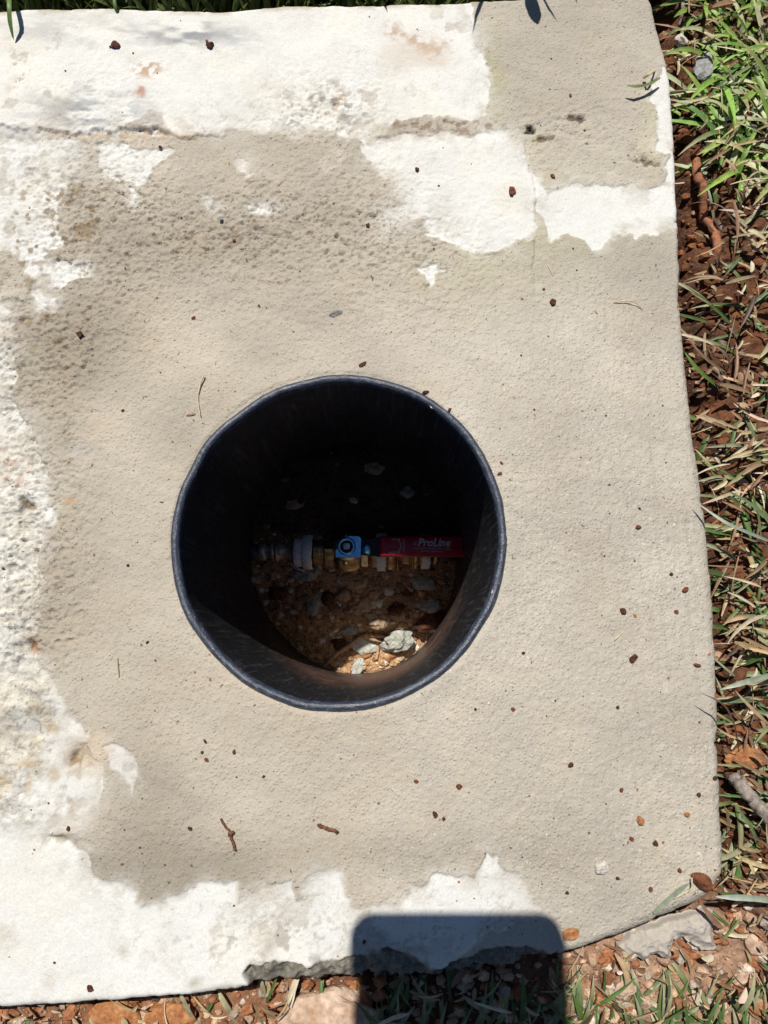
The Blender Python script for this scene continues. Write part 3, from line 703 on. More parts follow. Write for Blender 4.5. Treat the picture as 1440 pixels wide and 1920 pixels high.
def stone(name, u, v, ru, rv, hf, mat, label, cat, ang=0.0, seed=0, flat=0.8, lvl=3, emb=0.35, group=None, planes=11, rg=0.1, lift=0.0):
    """a stone whose outline covers about ru x rv photo pixels round (u, v) on the surface hf"""
    x, y, z = Wf(u, v, hf)
    sc_ = F / (H - z)
    a = ru / sc_; b = rv / sc_; h = min(a, b) * flat
    p, f = lump(lvl, seed + 50, planes, 1, rg)
    p = p * np.array([a, b, h]); R = np.array(Matrix.Rotation(math.radians(ang), 3, 'Z')); p = p @ R.T
    me = mesh_py(name, p, [tuple(q) for q in f.tolist()], M[mat] if isinstance(mat, str) else mat, smooth=False)
    o = link(name, me, None, (x, y, z + h * (1 - 2 * emb) + lift)); tag(o, label, cat, group); return o
G = 'stones lying in the pit below the valve'
for q in [
 ('cement_lump', 738, 1203, 29, 19, 'cement', 'largest chalky greenish cement lump in the sunlit soil at the bottom of the pipe', 'cement lump', 8, 1, 1.0),
 ('cement_lump', 684, 1213, 21, 13, 'cement', 'flat pale cement piece lying under the forked root in the pit', 'cement lump', -12, 2, .5),
 ('cement_lump', 769, 1207, 9, 8, 'cement', 'small cement nub touching the large chalky lump in the pit', 'cement lump', 0, 3, .8),
 ('stone', 592, 1128, 13, 25, 'grey', 'upright grey angular stone, leftmost of the stones showing below the valve', 'stone', -20, 4, .8),
 ('stone', 578, 1076, 23, 16, 'grey', 'dark grey stone pressed against the valve below the wide white tape', 'stone', 0, 5, .8),
 ('stone', 641, 1083, 9, 13, 'cement', 'small pale grey stone just below the blue hub of the valve', 'stone', 0, 6, .8),
 ('stone', 669, 1090, 20, 17, 'brown', 'brown grey three sided stone below the valve, right of the small pale one', 'stone', 20, 7, .9),
 ('stone', 646, 1116, 14, 13, 'brown', 'round dark brown stone below the small pale stone in the pit', 'stone', 0, 8, .9),
 ('stone', 703, 1110, 12, 11, 'brown', 'round brown pebble in the middle of the pit soil, speckled', 'stone', 0, 9, .9),
 ('stone', 728, 1108, 9, 9, 'cement', 'small light grey stone right of the round speckled brown pebble', 'stone', 30, 10, .7),
 ('stone', 709, 1129, 11, 9, 'cement', 'pale crusted chip lying on the tan stone in the pit', 'stone', 10, 11, .5),
 ('stone', 680, 1136, 24, 13, 'brown', 'long tan brown stone lying left of the pale crusted chip', 'stone', 15, 12, .8),
 ('stone', 703, 1157, 23, 17, 'brown', 'largest rounded brown stone in the pit, above the chalky lump', 'stone', -5, 13, .9),
 ('stone', 790, 1091, 21, 13, 'grey', 'smooth grey stone below the red handle, near the right wall of the pipe', 'stone', -25, 14, .6),
 ('stone', 802, 1134, 19, 11, 'grey', 'grey pitted stone near the right wall, below the smooth grey one', 'stone', -10, 15, .7),
 ('stone', 752, 1172, 10, 7, 'tan', 'tan pebble touching the top of the chalky lump', 'stone', 10, 16, .8),
 ('stone', 770, 1167, 6, 6, 'tan', 'tiny tan pebble right of the chalky lump, highest of four', 'stone', 10, 17, .9),
 ('stone', 774, 1184, 8, 7, 'tan', 'second tan pebble down beside the chalky lump', 'stone', 10, 18, .9),
 ('stone', 786, 1182, 5, 5, 'tan', 'tiny round tan pebble nearest the pipe wall in the sun', 'stone', 10, 19, .9),
 ('stone', 808, 1160, 27, 17, 'darkclod', 'dark brown clod in the shade against the right side of the pit', 'stone', 20, 20, .7),
 ('stone', 655, 1181, 17, 11, 'grey', 'dim bluish grey stone above the forked root', 'stone', 5, 21, .7),
 ('stone', 614, 1120, 15, 13, 'darkclod', 'dark brown clod right of the upright grey stone', 'stone', 5, 22, .9),
 ('stone', 740, 1140, 15, 11, 'darkclod', 'reddish brown clod right of the largest rounded brown stone', 'stone', 35, 23, .8),
 ('stone', 673, 1250, 8, 18, 'cement', 'narrow pale chip standing in the sunlit orange crumbs', 'stone', -28, 24, .7),
 ('stone', 686, 1226, 8, 6, 'orange', 'orange red clod under the flat pale cement piece', 'stone', 0, 25, .8),
 ('stone', 636, 1208, 12, 9, 'darkclod', 'dark clod left of the forked root', 'stone', 0, 26, .8),
 ('stone', 552, 944, 17, 8, 'tan', 'dull tan chip in the dark upper half of the pit', 'stone', 10, 27, .5),
 ('stone', 663, 937, 8, 5, 'cement', 'small pale chip in the dark above the blue hub', 'stone', -20, 28, .6),
 ('stone', 763, 925, 13, 11, 'grey', 'rounded grey stone in the dark above the red handle', 'stone', 0, 29, .7),
 ('stone', 700, 880, 16, 11, 'brown', 'dim brown stone near the far dark wall of the pit', 'stone', 0, 30, .7),
 ('stone', 470, 1085, 16, 14, 'grey', 'dim grey stone in the dark left side of the pit', 'stone', 0, 31, .7),
 ('stone', 520, 1110, 18, 13, 'darkclod', 'dark brown clod left of the leftmost visible grey stone', 'stone', 0, 32, .7),
 ('stone', 760, 1195, 6, 5, 'orange', 'orange crumb above the small cement nub', 'stone', 0, 33, .7),
 ('stone', 722, 1076, 9, 8, 'brown', 'brown pebble tucked under the valve beside the white tape', 'stone', 0, 34, .8),
 ('stone', 765, 1110, 12, 9, 'darkclod', 'dark lump between the small light stone and the grey stone on the right', 'stone', 0, 35, .8),
]:
    stone(q[0], q[1], q[2], q[3] * 1.06, q[4] * 1.10, well_h, q[5], q[6], q[7], ang=q[8], seed=q[9], flat=q[10], emb=0.16, group=G, rg=0.32, planes=7, lvl=4 if q[3] > 22 else 3)

def strand(name, pts, r0, r1, hf, mat, label, cat, lift=0.6, sides=7, wobb=0.06, seed=0, group=None, hs=None):
    """a twig, root or stem lying along photo points on the surface hf; radii in photo pixels"""
    Q = []; n = len(pts); rr = []
    for i, (u, v) in enumerate(pts):
        x, y, z = Wf(u, v, hf); s = (H - z) / F
        ra = (r0 + (r1 - r0) * i / (n - 1)) * s; rr.append(ra)
        e = (hs[i] if hs else 0.0)
        Q.append((x, y, z + ra * lift + e))
    Q = np.array(Q); c = Q[0].copy()
    V, Fs = tube(Q - c, rr, sides, wob=rr[0] * wobb, seed=seed)
    o = link(name, mesh_py(name, V, Fs, M[mat]), None, c); tag(o, label, cat, group); return o
# forked pale root
rt = strand('root', [(598, 1268), (612, 1245), (632, 1226), (655, 1211), (676, 1196), (690, 1191)], 3.2, 4.6, well_h, 'root', 'long pale forked root running up to the chalky cement lump in the pit', 'root', 1.6, hs=[0, .001, .003, .004, .006, .007], seed=1)
c0 = np.array(rt.location)
for k, pp in enumerate(([(686, 1192), (706, 1192), (733, 1198)], [(684, 1195), (704, 1200), (728, 1206)], [(690, 1190), (708, 1194), (722, 1194)])):
    Q = []
    for (u, v), e in zip(pp, (.007, .0075, .006)):
        x, y, z = Wf(u, v, well_h); Q.append((x, y, z + e))
    V, Fs = tube(np.array(Q) - c0, [0.0015, 0.0012, 0.0006], 6, 0.00012, k)
    link('rootlet', mesh_py('rootlet', V, Fs, M['root']), rt)
strand('root', [(708, 1200), (709, 1214), (708, 1226), (705, 1237)], 3.4, 2.6, well_h, 'root', 'short pale root standing just left of the chalky lump', 'root', 2.0, seed=2)
strand('root', [(801, 1184), (799, 1197), (797, 1212)], 2.2, 1.4, well_h, 'root', 'short thin root at the right end of the sunlit crumbs', 'root', 2.5, seed=3)
strand('root', [(775, 1203), (781, 1212), (778, 1228)], 1.8, 1.0, well_h, 'root', 'thin kinked rootlet right of the chalky lump', 'root', 2.5, seed=4)
strand('root', [(735, 1232), (752, 1226), (768, 1217), (782, 1207)], 1.6, 1.2, well_h, 'redroot', 'thin reddish root below the chalky lump', 'root', 2.5, seed=5)
strand('root', [(682, 1120), (690, 1108), (697, 1098)], 0.9, 0.7, well_h, 'root', 'hair thin rootlet left of the round speckled pebble', 'root', 4, seed=6)
strand('root', [(798, 878), (804, 888), (808, 898)], 1.0, 0.7, well_h, 'root', 'hair thin rootlet in the dark above the handle', 'root', 4, seed=7)

# ------------------------------------------------------------------ ball valve
def metal(name, base, rough, tarn, k=0.5, scale=220, m_=1.0):
    m = Mt(name, rough, base, m_)
    n = m.noise(scale, 5, 0.65)
    m.color(m.ramp(n, [(0.36, tarn), (0.36 + 0.3 * (1 - k) + 0.08, base)])); m.rough(m.ramp(n, [(0.3, rough + 0.25), (0.7, rough)])); m.bump(n, 0.0004, 0.4)
    return m.m
M['brass'] = metal('brass', (0.72, 0.56, 0.33), 0.26, (0.26, 0.18, 0.10))
M['oldbrass'] = metal('tarnished_brass', (0.62, 0.56, 0.47), 0.34, (0.24, 0.20, 0.16), m_=0.55)
M['blue'] = metal('sky_tinted_steel', (0.30, 0.70, 1.0), 0.15, (0.24, 0.58, 0.95), 0.2, 300, 0.95)  # steel whose blue base paints in the sky's reflection
M['steel'] = metal('steel', (0.72, 0.72, 0.70), 0.28, (0.40, 0.38, 0.35), 0.2)
def plain(name, base, rough, spec=0.5, scale=300, v=0.25, bump=0.0003):
    m = Mt(name, rough, base, spec=spec); n = m.noise(scale, 4)
    b = np.array(base); m.color(m.ramp(n, [(0.3, tuple(b * (1 - v))), (0.7, tuple(b * (1 + v * 0.6)))])); m.bump(n, bump, 0.5); return m.m
M['tape'] = plain('thread_tape', (0.88, 0.88, 0.92), 0.6, v=0.25, scale=420, bump=0.0006)
M['red'] = plain('red_vinyl', (0.42, 0.012, 0.022), 0.34, 0.5, 180)
M['blackrubber'] = plain('black_rubber', (0.015, 0.015, 0.017), 0.5)
M['print'] = plain('grey_print', (0.62, 0.60, 0.72), 0.5, v=0.3, scale=900)
M['darkpipe'] = plain('dark_water_pipe', (0.03, 0.035, 0.05), 0.4)
ZA = -0.150
ax0 = W(725, 1034, ZA); AY = float(ax0[1])
def xu(u, z=ZA, v=1034): return float(W(u, v, z)[0])
valve = bpy.data.objects.new('ball_valve', None); COL.objects.link(valve); VX = xu(660); valve.location = (VX, AY, ZA - 0.013); valve.empty_display_size = 0.01
tag(valve, 'brass ball valve with blue hub and red lever handle at the bottom of the pipe', 'valve')
OFFV = np.array([VX, AY, ZA - 0.013])
def vpart(name, V, Fs, mat, smooth=True, parent=None, label=None):
    V = np.asarray(V, float) - OFFV
    o = link(name, mesh_py(name, V, Fs, M[mat] if isinstance(mat, str) else mat, smooth), parent or valve)
    if label: o['label'] = label
    return o
def turned(prof, sides=40, hexa=False, cap=True):
    """solid turned round the valve axis: prof = [(x, r)]"""
    V = []; Fs = []
    th = np.linspace(0, 2 * math.pi, sides, endpoint=False) + (math.pi / sides if hexa else 0)
    for x, r in prof:
        for a in th: V.append((x, AY + r * math.cos(a), ZA + r * math.sin(a)))
    k = len(prof)
    for i in range(k - 1):
        for j in range(sides):
            a = i * sides + j; b = i * sides + (j + 1) % sides
            Fs.append((a, a + sides, b + sides, b))
    Fs.append(tuple(range(sides))); Fs.append(tuple(range((k - 1) * sides, k * sides))[::-1])
    return V, Fs
def seg(u0, u1, shape, r):
    x0, x1 = xu(u0), xu(u1); L = x1 - x0
    if shape == 'ring': return [(x0, r * .86), (x0 + L * .12, r), (x1 - L * .12, r), (x1, r * .86)]
    if shape == 'spool': return [(x0, r), (x0 + L * .06, r), (x0 + L * .14, r * .86), (x0 + L * .35, r * .70), (x0 + L * .65, r * .68), (x0 + L * .88, r * .84), (x1 - L * .04, r), (x1, r)]
def addturn(name, u0, u1, shape, r, mat, sides=40, hexa=False, smooth=True, **k):
    V, Fs = turned(seg(u0, u1, shape, r), sides, hexa); return vpart(name, V, Fs, mat, smooth, **k)
# water pipes that come in from both sides
for x0, x1 in ((PC[0] - RI - 0.004, xu(488)), (xu(800), PC[0] + RI + 0.004)):
    V, Fs = turned([(x0, .0062), (x1, .0062)], 28); vpart('water_pipe', V, Fs, 'darkpipe')
addturn('crimp_ring', 485, 501, 'ring', .0060, 'oldbrass'); addturn('crimp_ring', 507, 517, 'ring', .0066, 'oldbrass')
addturn('fitting', 519, 551, 'spool', .0074, 'oldbrass')
addturn('fitting', 500, 520, 'ring', .0048, 'oldbrass')
addturn('fitting', 550, 572, 'ring', .0092, 'steel')
# wide white tape, slightly ragged
def tape(u0, u1, r, seed, lab):
    x0, x1 = xu(u0), xu(u1); n = 44; V = []; Fs = []; r_ = np.random.default_rng(seed)
    j0 = np.convolve(r_.normal(size=n) * .0004, np.ones(3) / 3, 'same'); j1 = np.convolve(r_.normal(size=n) * .0006, np.ones(3) / 3, 'same')
    rr = r + np.convolve(r_.normal(size=n) * .0004, np.ones(3) / 3, 'same')
    for k in range(n):
        a = 2 * math.pi * k / n
        for x, q in ((x0 + j0[k], .96), (x0 + j0[k] + .0003, 1.0), ((x0 + x1) / 2, 1.0), (x1 + j1[k] - .0003, 1.0), (x1 + j1[k], .96)):
            V.append((x, AY + rr[k] * q * math.cos(a), ZA + rr[k] * q * math.sin(a)))
    for k in range(n):
        for i in range(4):
            a = k * 5 + i; b = ((k + 1) % n) * 5 + i; Fs.append((a, a + 1, b + 1, b))
    return vpart('thread_tape', V, Fs, 'tape', label=lab)
tp = tape(570, 588, .0118, 1, 'wide white tape collar')
tape(553, 570, .0098, 2, 'grey white tape wrapped over the left fitting')
tape(706, 724, .0122, 3, 'white tape right of the blue hub')
tape(789, 805, .0112, 4, 'dirty grey tape near the right end')
# loose slanting tape end
xa, xb = xu(553), xu(572)
V, q = ribbon(np.array([(xa, AY - .0095, ZA - .001), ((xa + xb) / 2, AY - .0115, ZA + .0005), (xb, AY - .0130, ZA + .0)]), [.0004, .0006, .0010], 0.2)
vpart('tape_thread', V, [tuple(t) for t in q.tolist()], 'tape')
V, Fs = tube([(xu(547), AY - .0078, ZA + .004), (xu(556), AY - .0115, ZA + .002), (xu(569), AY - .0128, ZA + .001)], [.0002, .0002, .0001], 5); vpart('tape_thread', V, Fs, 'tape')
# threaded neck, body, cap nut
for k in range(6): addturn('thread', 589.5 + k * 3.2, 592.3 + k * 3.2, 'ring', .0088, 'brass', 32)
addturn('neck', 588, 612, 'ring', .0080, 'brass')
addturn('hex_nut', 610, 630, 'ring', .0128, 'brass', 6, True, False)
V, Fs = turned([(xu(629), .0105), (xu(632), .0122), (xu(640), .0132), (xu(650), .0135), (xu(662), .0132), (xu(672), .0118), (xu(678), .0105)], 48); vpart('valve_body', V, Fs, 'brass')
addturn('hex_nut', 677, 692, 'ring', .0120, 'brass', 6, True, False)
addturn('neck', 691, 745, 'ring', .0106, 'brass')
addturn('fitting', 724, 743, 'ring', .0120, 'brass')
addturn('fitting', 744, 773, 'spool', .0122, 'brass')
addturn('crimp_ring', 773, 785, 'ring', .0108, 'brass'); addturn('fitting', 784, 792, 'ring', .0086, 'brass')
addturn('crimp_ring', 811, 822, 'ring', .0084, 'brass')
def extr(poly, z0, z1, bev=0.0004):
    """flat piece with a bevelled top from a world xy outline (counter-clockwise)"""
    n = len(poly); P = np.array(poly, float); c = P.mean(0); d = P - c; L = np.linalg.norm(d, axis=1)[:, None]; Pi = P - d / L * bev
    V = [(*p, z0) for p in P] + [(*p, z1 - bev) for p in P] + [(*p, z1) for p in Pi]
    Fs = [tuple(range(n))[::-1]]
    for lv in (0, 1):
        for i in range(n): j = (i + 1) % n; Fs.append((lv * n + i, lv * n + j, (lv + 1) * n + j, (lv + 1) * n + i))
    Fs.append(tuple(range(2 * n, 3 * n)))
    return V, Fs
def circ(cx, cy, r, n=32, a0=0.0): return [(cx + r * math.cos(a0 + 2 * math.pi * k / n), cy + r * math.sin(a0 + 2 * math.pi * k / n)) for k in range(n)]
def pxpoly(pts, z): return [tuple(float(c) for c in W(u, v, z)) for u, v in pts]
ZH = -0.1275
# brass stem housing under the hub, with its tab
hx, hy = (float(c) for c in W(650, 1025, ZH))
V, Fs = extr(circ(hx, hy, .0085, 24), ZA, ZH - .0026); vpart('stem_housing', V, Fs, 'brass')
V, Fs = extr(pxpoly([(643, 1059), (653, 1059), (653, 1036), (643, 1036)], -.1355), -.1400, -.1350); vpart('stop_tab', V, Fs, 'brass')
V, Fs = extr(pxpoly([(646, 1010), (652, 1010), (652, 1000), (646, 1000)], ZH), -.1310, ZH - .0006); vpart('stop_tab', V, Fs, 'brass')
hub, = [vpart('handle_hub', *extr(pxpoly([(629, 1045), (677, 1045), (678, 1010), (674, 1005), (656, 1004), (640, 1011), (635, 1024), (628, 1034)], ZH), ZH - .0022, ZH, .0004), 'blue', False)]
# ring round the stem
def ringm(cx, cy, ri, ro, z0, z1, n=48):
    prof = [(ro, z0), (ro, z1 - .0004), (ro - .0005, z1), (ri + .0004, z1), (ri, z1 - .0004), (ri, z0)]
    V = [(cx + r * math.cos(2 * math.pi * k / n), cy + r * math.sin(2 * math.pi * k / n), z) for r, z in prof for k in range(n)]; Fs = []
    for i in range(len(prof) - 1):
        for k in range(n): j = (k + 1) % n; Fs.append((i * n + k, i * n + j, (i + 1) * n + j, (i + 1) * n + k))
    return V, Fs
s_ = (H - ZH) / F
ringo = vpart('hub_ring', *ringm(hx, hy, 10.6 * s_, 17.2 * s_, ZH - .0002, ZH + .0022), 'blue')
vpart('gland', *extr(circ(hx, hy, 10.8 * s_, 32), ZH - .002, ZH + .0004), 'blackrubber')
vpart('stem', *extr([(hx + a * s_, hy + b * s_) for a, b in ((-7, -3), (-5, -6), (5, -6), (7, -3), (7, 3), (5, 6), (-5, 6), (-7, 3))], ZH - .002, ZH + .0026, .0003), 'steel', False)
# steel strap from hub to sleeve, with a round nub
vpart('strap', *extr(pxpoly([(676, 1040), (716, 1044), (716, 1006), (676, 1012)], ZH), ZH - .0022, ZH - .0004), 'blackrubber', False)
vpart('nub', *extr(pxpoly([(680, 1038), (692, 1040), (696, 1036), (697, 1023), (692, 1019), (680, 1020)], ZH), ZH - .001, ZH + .0016, .0008), M['blue'])
# red vinyl sleeve
ZS = ZH + 0.0035
def rrect(u0, v0, u1, v1, r, n=6):
    out = []
    for cx, cy, a0 in ((u1 - r, v1 - r, 0), (u0 + r, v1 - r, 90), (u0 + r, v0 + r, 180), (u1 - r, v0 + r, 270)):
        for k in range(n + 1):
            a = math.radians(a0 + 90 * k / n); out.append((cx + r * math.cos(a), cy + r * math.sin(a)))
    return out[::-1]
pl = np.array(pxpoly(rrect(711, 1004, 886, 1043, 4), ZS))
c = pl.mean(0)
V = []; Fs = []; n = len(pl); lv = [(0.0, -.0050), (-.0004, -.0054 + .0044), (.0, -.0018), (.0006, -.0005), (.0016, 0.0)]
lv = [(.0010, -.0062), (.0, -.0050), (.0, -.0016), (.0006, -.0005), (.0018, 0.0)]
for ins, dz in lv:
    for p in pl:
        q = p.copy(); q[0] -= math.copysign(ins, p[0] - c[0]); q[1] -= math.copysign(ins, p[1] - c[1]); V.append((q[0], q[1], ZS + dz))
for i in range(len(lv) - 1):
    for k in range(n): j = (k + 1) % n; Fs.append((i * n + k, i * n + j, (i + 1) * n + j, (i + 1) * n + k))
Fs.append(tuple(range(n))[::-1]); Fs.append(tuple(range((len(lv) - 1) * n, len(lv) * n)))
sleeve = vpart('handle_sleeve', V, Fs, 'red')
bpy.context.view_layer.update()
def text(body, u0, u1, v, hpx, z=ZS + 0.00012, shear=0.0, bold=0.0, rotz=0.0, name='lettering'):
    cu = bpy.data.curves.new(name, 'FONT'); cu.body = body; cu.size = 1; cu.shear = shear; cu.offset = bold; cu.align_x = 'CENTER'; cu.align_y = 'CENTER'; cu.resolution_u = 2
    t = bpy.data.objects.new(name, cu); COL.objects.link(t); bpy.context.view_layer.update()
    me = bpy.data.meshes.new_from_object(t.evaluated_get(bpy.context.evaluated_depsgraph_get())); bpy.data.objects.remove(t)
    co = np.array([q.co[:] for q in me.vertices]); mn, mx = co.min(0), co.max(0); co = co - (mn + mx) / 2
    s = (H - z) / F; co[:, 0] *= abs(u1 - u0) * s / (mx[0] - mn[0]); co[:, 1] *= hpx * s / (mx[1] - mn[1])
    co = co @ np.array(Matrix.Rotation(rotz, 3, 'Z')).T
    x, y = W((u0 + u1) / 2, v, z); co += np.array([float(x), float(y), z]) - OFFV - np.zeros(3)
    me.vertices.foreach_set('co', co.astype(np.float32).ravel()); me.materials.append(M['print']); me.update()
    return link(name, me, sleeve)
text('ProLine', 783, 845, 1017, 16, shear=0.28, bold=0.03)
text('Plumbing & Heating Products', 777, 833, 1028.5, 4.2)
text('150 WSP - 600 WOG', 788, 830, 1033.6, 3.4)
text('ON', 734, 743, 1011.5, 4.2, bold=.01); text('OFF', 733, 745, 1035.5, 4.2, bold=.01)
text('TURN HANDLE', 744, 770, 1023, 3.6, rotz=-math.pi / 2)
# swing mark: an arc with two dots, and a box outline before the name
Q = []
for k in range(15):
    a = math.radians(-52 + 104 * k / 14); x, y = W(735.5 + 16 * math.cos(a), 1023.5 - 15.5 * math.sin(a), ZS + .00015); Q.append((float(x), float(y), ZS + .00015))
V, q = ribbon(np.array(Q), [.0005] * 15, 0.0); vpart('swing_mark', V, [tuple(t) for t in q.tolist()], 'print', parent=sleeve)
for u, v in ((747.5, 1011), (747.5, 1035.5), (730.5, 1035.5)):
    x, y = W(u, v, ZS); vpart('mark_dot', *extr(circ(float(x), float(y), .0005, 10), ZS - .0001, ZS + .00016, .00005), 'print', parent=sleeve)
for (u0, v0, u1, v1) in ((775, 1016, 783, 1016.9), (775, 1020, 783, 1020.9), (775, 1016, 775.9, 1020.9), (835, 1026, 846, 1026.8), (835, 1030, 846, 1030.8)):
    vpart('mark_line', *extr(pxpoly([(u0, v1), (u1, v1), (u1, v0), (u0, v0)], ZS), ZS - .0001, ZS + .00014, .00002), 'print', parent=sleeve)
vpart('hang_hole', *ringm(*(float(c) for c in W(869, 1029, ZS)), .0010, .0019, ZS - .001, ZS + .0003), 'red', parent=sleeve)

# ------------------------------------------------------------------ things lying on the slab
sz = lambda x, y: slab_z(x, y)
GC = 'soil crumbs lying on the slab'
CR = [
 (217, 86, 11, 9, 'darkclod', 'largest dark red clod on the white band near the top edge of the slab'),
 (207, 89, 3, 3, 'darkclod', 'tiny crumb beside the largest dark red clod at the top'),
 (395, 88, 8, 7, 'darkclod', 'dark red clod near the top edge, right of the largest one'),
 (389, 79, 4, 4, 'clod', 'crumb just above the second dark red clod at the top'),
 (782, 319, 5, 5, 'darkclod', 'small dark crumb alone on the white patch above the hole'),
 (960, 360, 10, 9, 'clod', 'orange brown clod on the white patch left of the block joint'),
 (823, 349, 2.5, 2.5, 'darkclod', 'pinhead crumb between the two crumbs on the white patch'),
 (1036, 331, 7, 5, 'clod', 'brown crumb right of the block joint above the white patch'),
 (1037, 567, 7, 7, 'darkclod', 'dark brown crumb below the end of the block joint'),
 (1020, 543, 4, 3.5, 'darkclod', 'small crumb just above the dark one by the block joint'),
 (979, 560, 4, 3, 'orange', 'small orange crumb left of the crumb pair by the block joint'),
 (1069, 179, 4, 4, 'clod', 'brown crumb on the beige mortar between the top edge and the pits'),
 (1096, 246, 4, 3, 'darkclod', 'crumb just below the dark pit in the upper right mortar'),
 (1196, 988, 7, 6, 'clod', 'round brown crumb near the right edge, level with the valve'),
 (1198, 953, 3.5, 3, 'darkclod', 'speck above the round brown crumb level with the valve'),
 (1168, 1145, 8, 8, 'darkclod', 'dark brown crumb with a smaller orange one beside it'),
 (1190, 1155, 4, 3, 'orange', 'small orange crumb beside a dark brown one'),
 (1284, 1105, 7, 6, 'clod', 'red brown crumb nearest the right edge below the valve level'),
 (1268, 1147, 5, 5, 'clod', 'brown crumb just below the red one near the right edge'),
 (1259, 1077, 4, 3, 'darkclod', 'small crumb just above the red one near the right edge'),
 (1187, 1235, 7, 10, 'darkclod', 'long blackish crumb on the right of the slab'),
 (1306, 1247, 8, 5, 'clod', 'crumb with a tail close to the right edge'),
 (1329, 1227, 3.5, 3, 'orange', 'tiny orange crumb on the right edge above the tailed one'),
 (1070, 1434, 6, 6, 'darkclod', 'dark crumb alone in the middle of the lower right mortar'),
 (861, 1474, 7, 6, 'clod', 'reddish crumb directly below the hole, highest of a loose row'),
 (815, 1526, 5, 6, 'darkclod', 'dark crumb lower left of the reddish one below the hole'),
 (780, 1465, 4, 4, 'clod', 'small crumb left of the reddish one below the hole'),
 (831, 1535, 3, 3, 'darkclod', 'pinhead crumb touching distance from the dark one below the hole'),
 (891, 1330, 3.5, 3.5, 'darkclod', 'tiny crumb right under the rim of the pipe'),
 (961, 1330, 4, 3.5, 'clod', 'small crumb lower right of the pipe rim'),
 (981, 1224, 4, 4, 'darkclod', 'small crumb right of the sunlit part of the pipe'),
 (1158, 1326, 4, 3.5, 'darkclod', 'small dark crumb halfway down the right side of the slab'),
 (1199, 1538, 7, 7, 'orange', 'orange brown crumb above a loose cluster in the lower right'),
 (1184, 1573, 5, 5, 'clod', 'crumb lower left of the orange brown one'),
 (1227, 1581, 5, 7, 'darkclod', 'dark crumb in the lower right cluster'),
 (1243, 1579, 3, 3, 'orange', 'pinhead orange crumb right of the dark one in the cluster'),
 (1164, 1480, 4.5, 4, 'clod', 'crumb above the lower right cluster on its left'),
 (1195, 1480, 3, 3, 'orange', 'pinhead crumb above the lower right cluster'),
 (1288, 1527, 5, 4, 'orange', 'ochre crumb near the right edge above the corner'),
 (1310, 1489, 4, 4, 'darkclod', 'dark crumb near the right edge above the ochre one'),
 (1341, 1459, 4.5, 4, 'darkclod', 'dark crumb right on the edge by the grey branch'),
 (1220, 1667, 6, 5, 'clod', 'brown crumb between the white chip and the red stone'),
 (1274, 1631, 4, 4, 'clod', 'crumb left of the red stone on the corner'),
 (1157, 1646, 4, 4, 'darkclod', 'dark crumb just right of and below the white chip'),
 (1062, 1673, 3.5, 3.5, 'darkclod', 'small crumb above the corner of the phone shadow'),
 (388, 1425, 5, 4, 'clod', 'crumb left of the hole bottom, lowest of a little trio'),
 (439, 1410, 4, 4, 'clod', 'crumb on the right of the trio below left of the hole'),
 (379, 1411, 4, 3.5, 'darkclod', 'dark crumb on the left of the trio below left of the hole'),
 (385, 1390, 5, 3, 'darkclod', 'flake above the trio of crumbs'),
 (494, 1456, 3.5, 3.5, 'darkclod', 'small crumb above the pale scuff marks'),
 (357, 1553, 4, 4, 'darkclod', 'small crumb left of the forked bark piece'),
 (128, 1553, 4, 5, 'darkclod', 'dark crumb on the white lower left block'),
 (170, 1852, 7, 5.5, 'darkclod', 'dark red crumb on the white band at the bottom left'),
 (683, 1786 - 20, 4, 4, 'darkclod', 'dark speck inside the phone shadow'),
 (151, 628, 6, 8, 'darkclod', 'dark brown crumb on the mortar at the left'),
 (301, 277, 4, 3, 'darkclod', 'crumb below the crust on the ledge'),
 (414, 411, 5, 5, 'grey', 'grey crumb on the rough patch upper left of the hole'),
 (440, 452, 4, 4, 'clod', 'reddish crumb on the rough patch below the grey one'),
 (690, 423, 4, 4, 'darkclod', 'crumb left of the lower white patch tongue'),
 (486, 574, 3.5, 3.5, 'darkclod', 'small crumb between the rough patch and the hole'),
 (680, 683, 9, 4, 'darkclod', 'dark flake just above the top of the pipe rim'),
 (800, 736, 8, 5, 'darkclod', 'brown flake by the upper right of the rim'),
 (843, 769, 6, 4, 'darkclod', 'second flake further along the upper right of the rim'),
 (937, 888, 5, 4, 'clod', 'red brown crumb right of the rim above the valve level'),
 (940, 868, 3.5, 3.5, 'clod', 'pinhead crumb above the red brown one right of the rim'),
 (230, 770, 3.5, 3.5, 'darkclod', 'small crumb on the mortar left of the curved straw'),
 (363, 596, 4, 4, 'clod', 'crumb on the mortar above the curved straw'),
 (240, 1060, 3.5, 3.5, 'darkclod', 'small crumb on the mortar left of the pipe'),
 (277, 1204, 3.5, 3.5, 'darkclod', 'small crumb lower left of the pipe'),
]
for k, (u, v, a, b, mt, lab) in enumerate(CR):
    stone('soil_crumb', u, v, a * rnd.uniform(.75, 1.0), b * rnd.uniform(.65, .95), sz, mt, lab, 'soil crumb', ang=rnd.uniform(-60, 60), seed=200 + k, flat=rnd.uniform(.5, .95), lvl=2, emb=0.12, group=GC, rg=0.34, planes=7)
stone('stone', 628, 589, 14, 7, sz, 'mortargrey', 'flat grey stone stuck in the mortar above the hole', 'stone', 8, 301, 0.9, emb=0.5, rg=.25)
stone('stone', 1311, 1650, 18, 13, sz, 'clod', 'large red brown stone near the lower right corner of the slab', 'stone', -38, 302, 0.85, emb=0.15)
stone('stone_chip', 1126, 1625, 12, 12, sz, 'pale', 'white angular chip lying on the mortar in the lower right', 'stone chip', 20, 303, 0.55, emb=0.1, planes=7, rg=0.03)
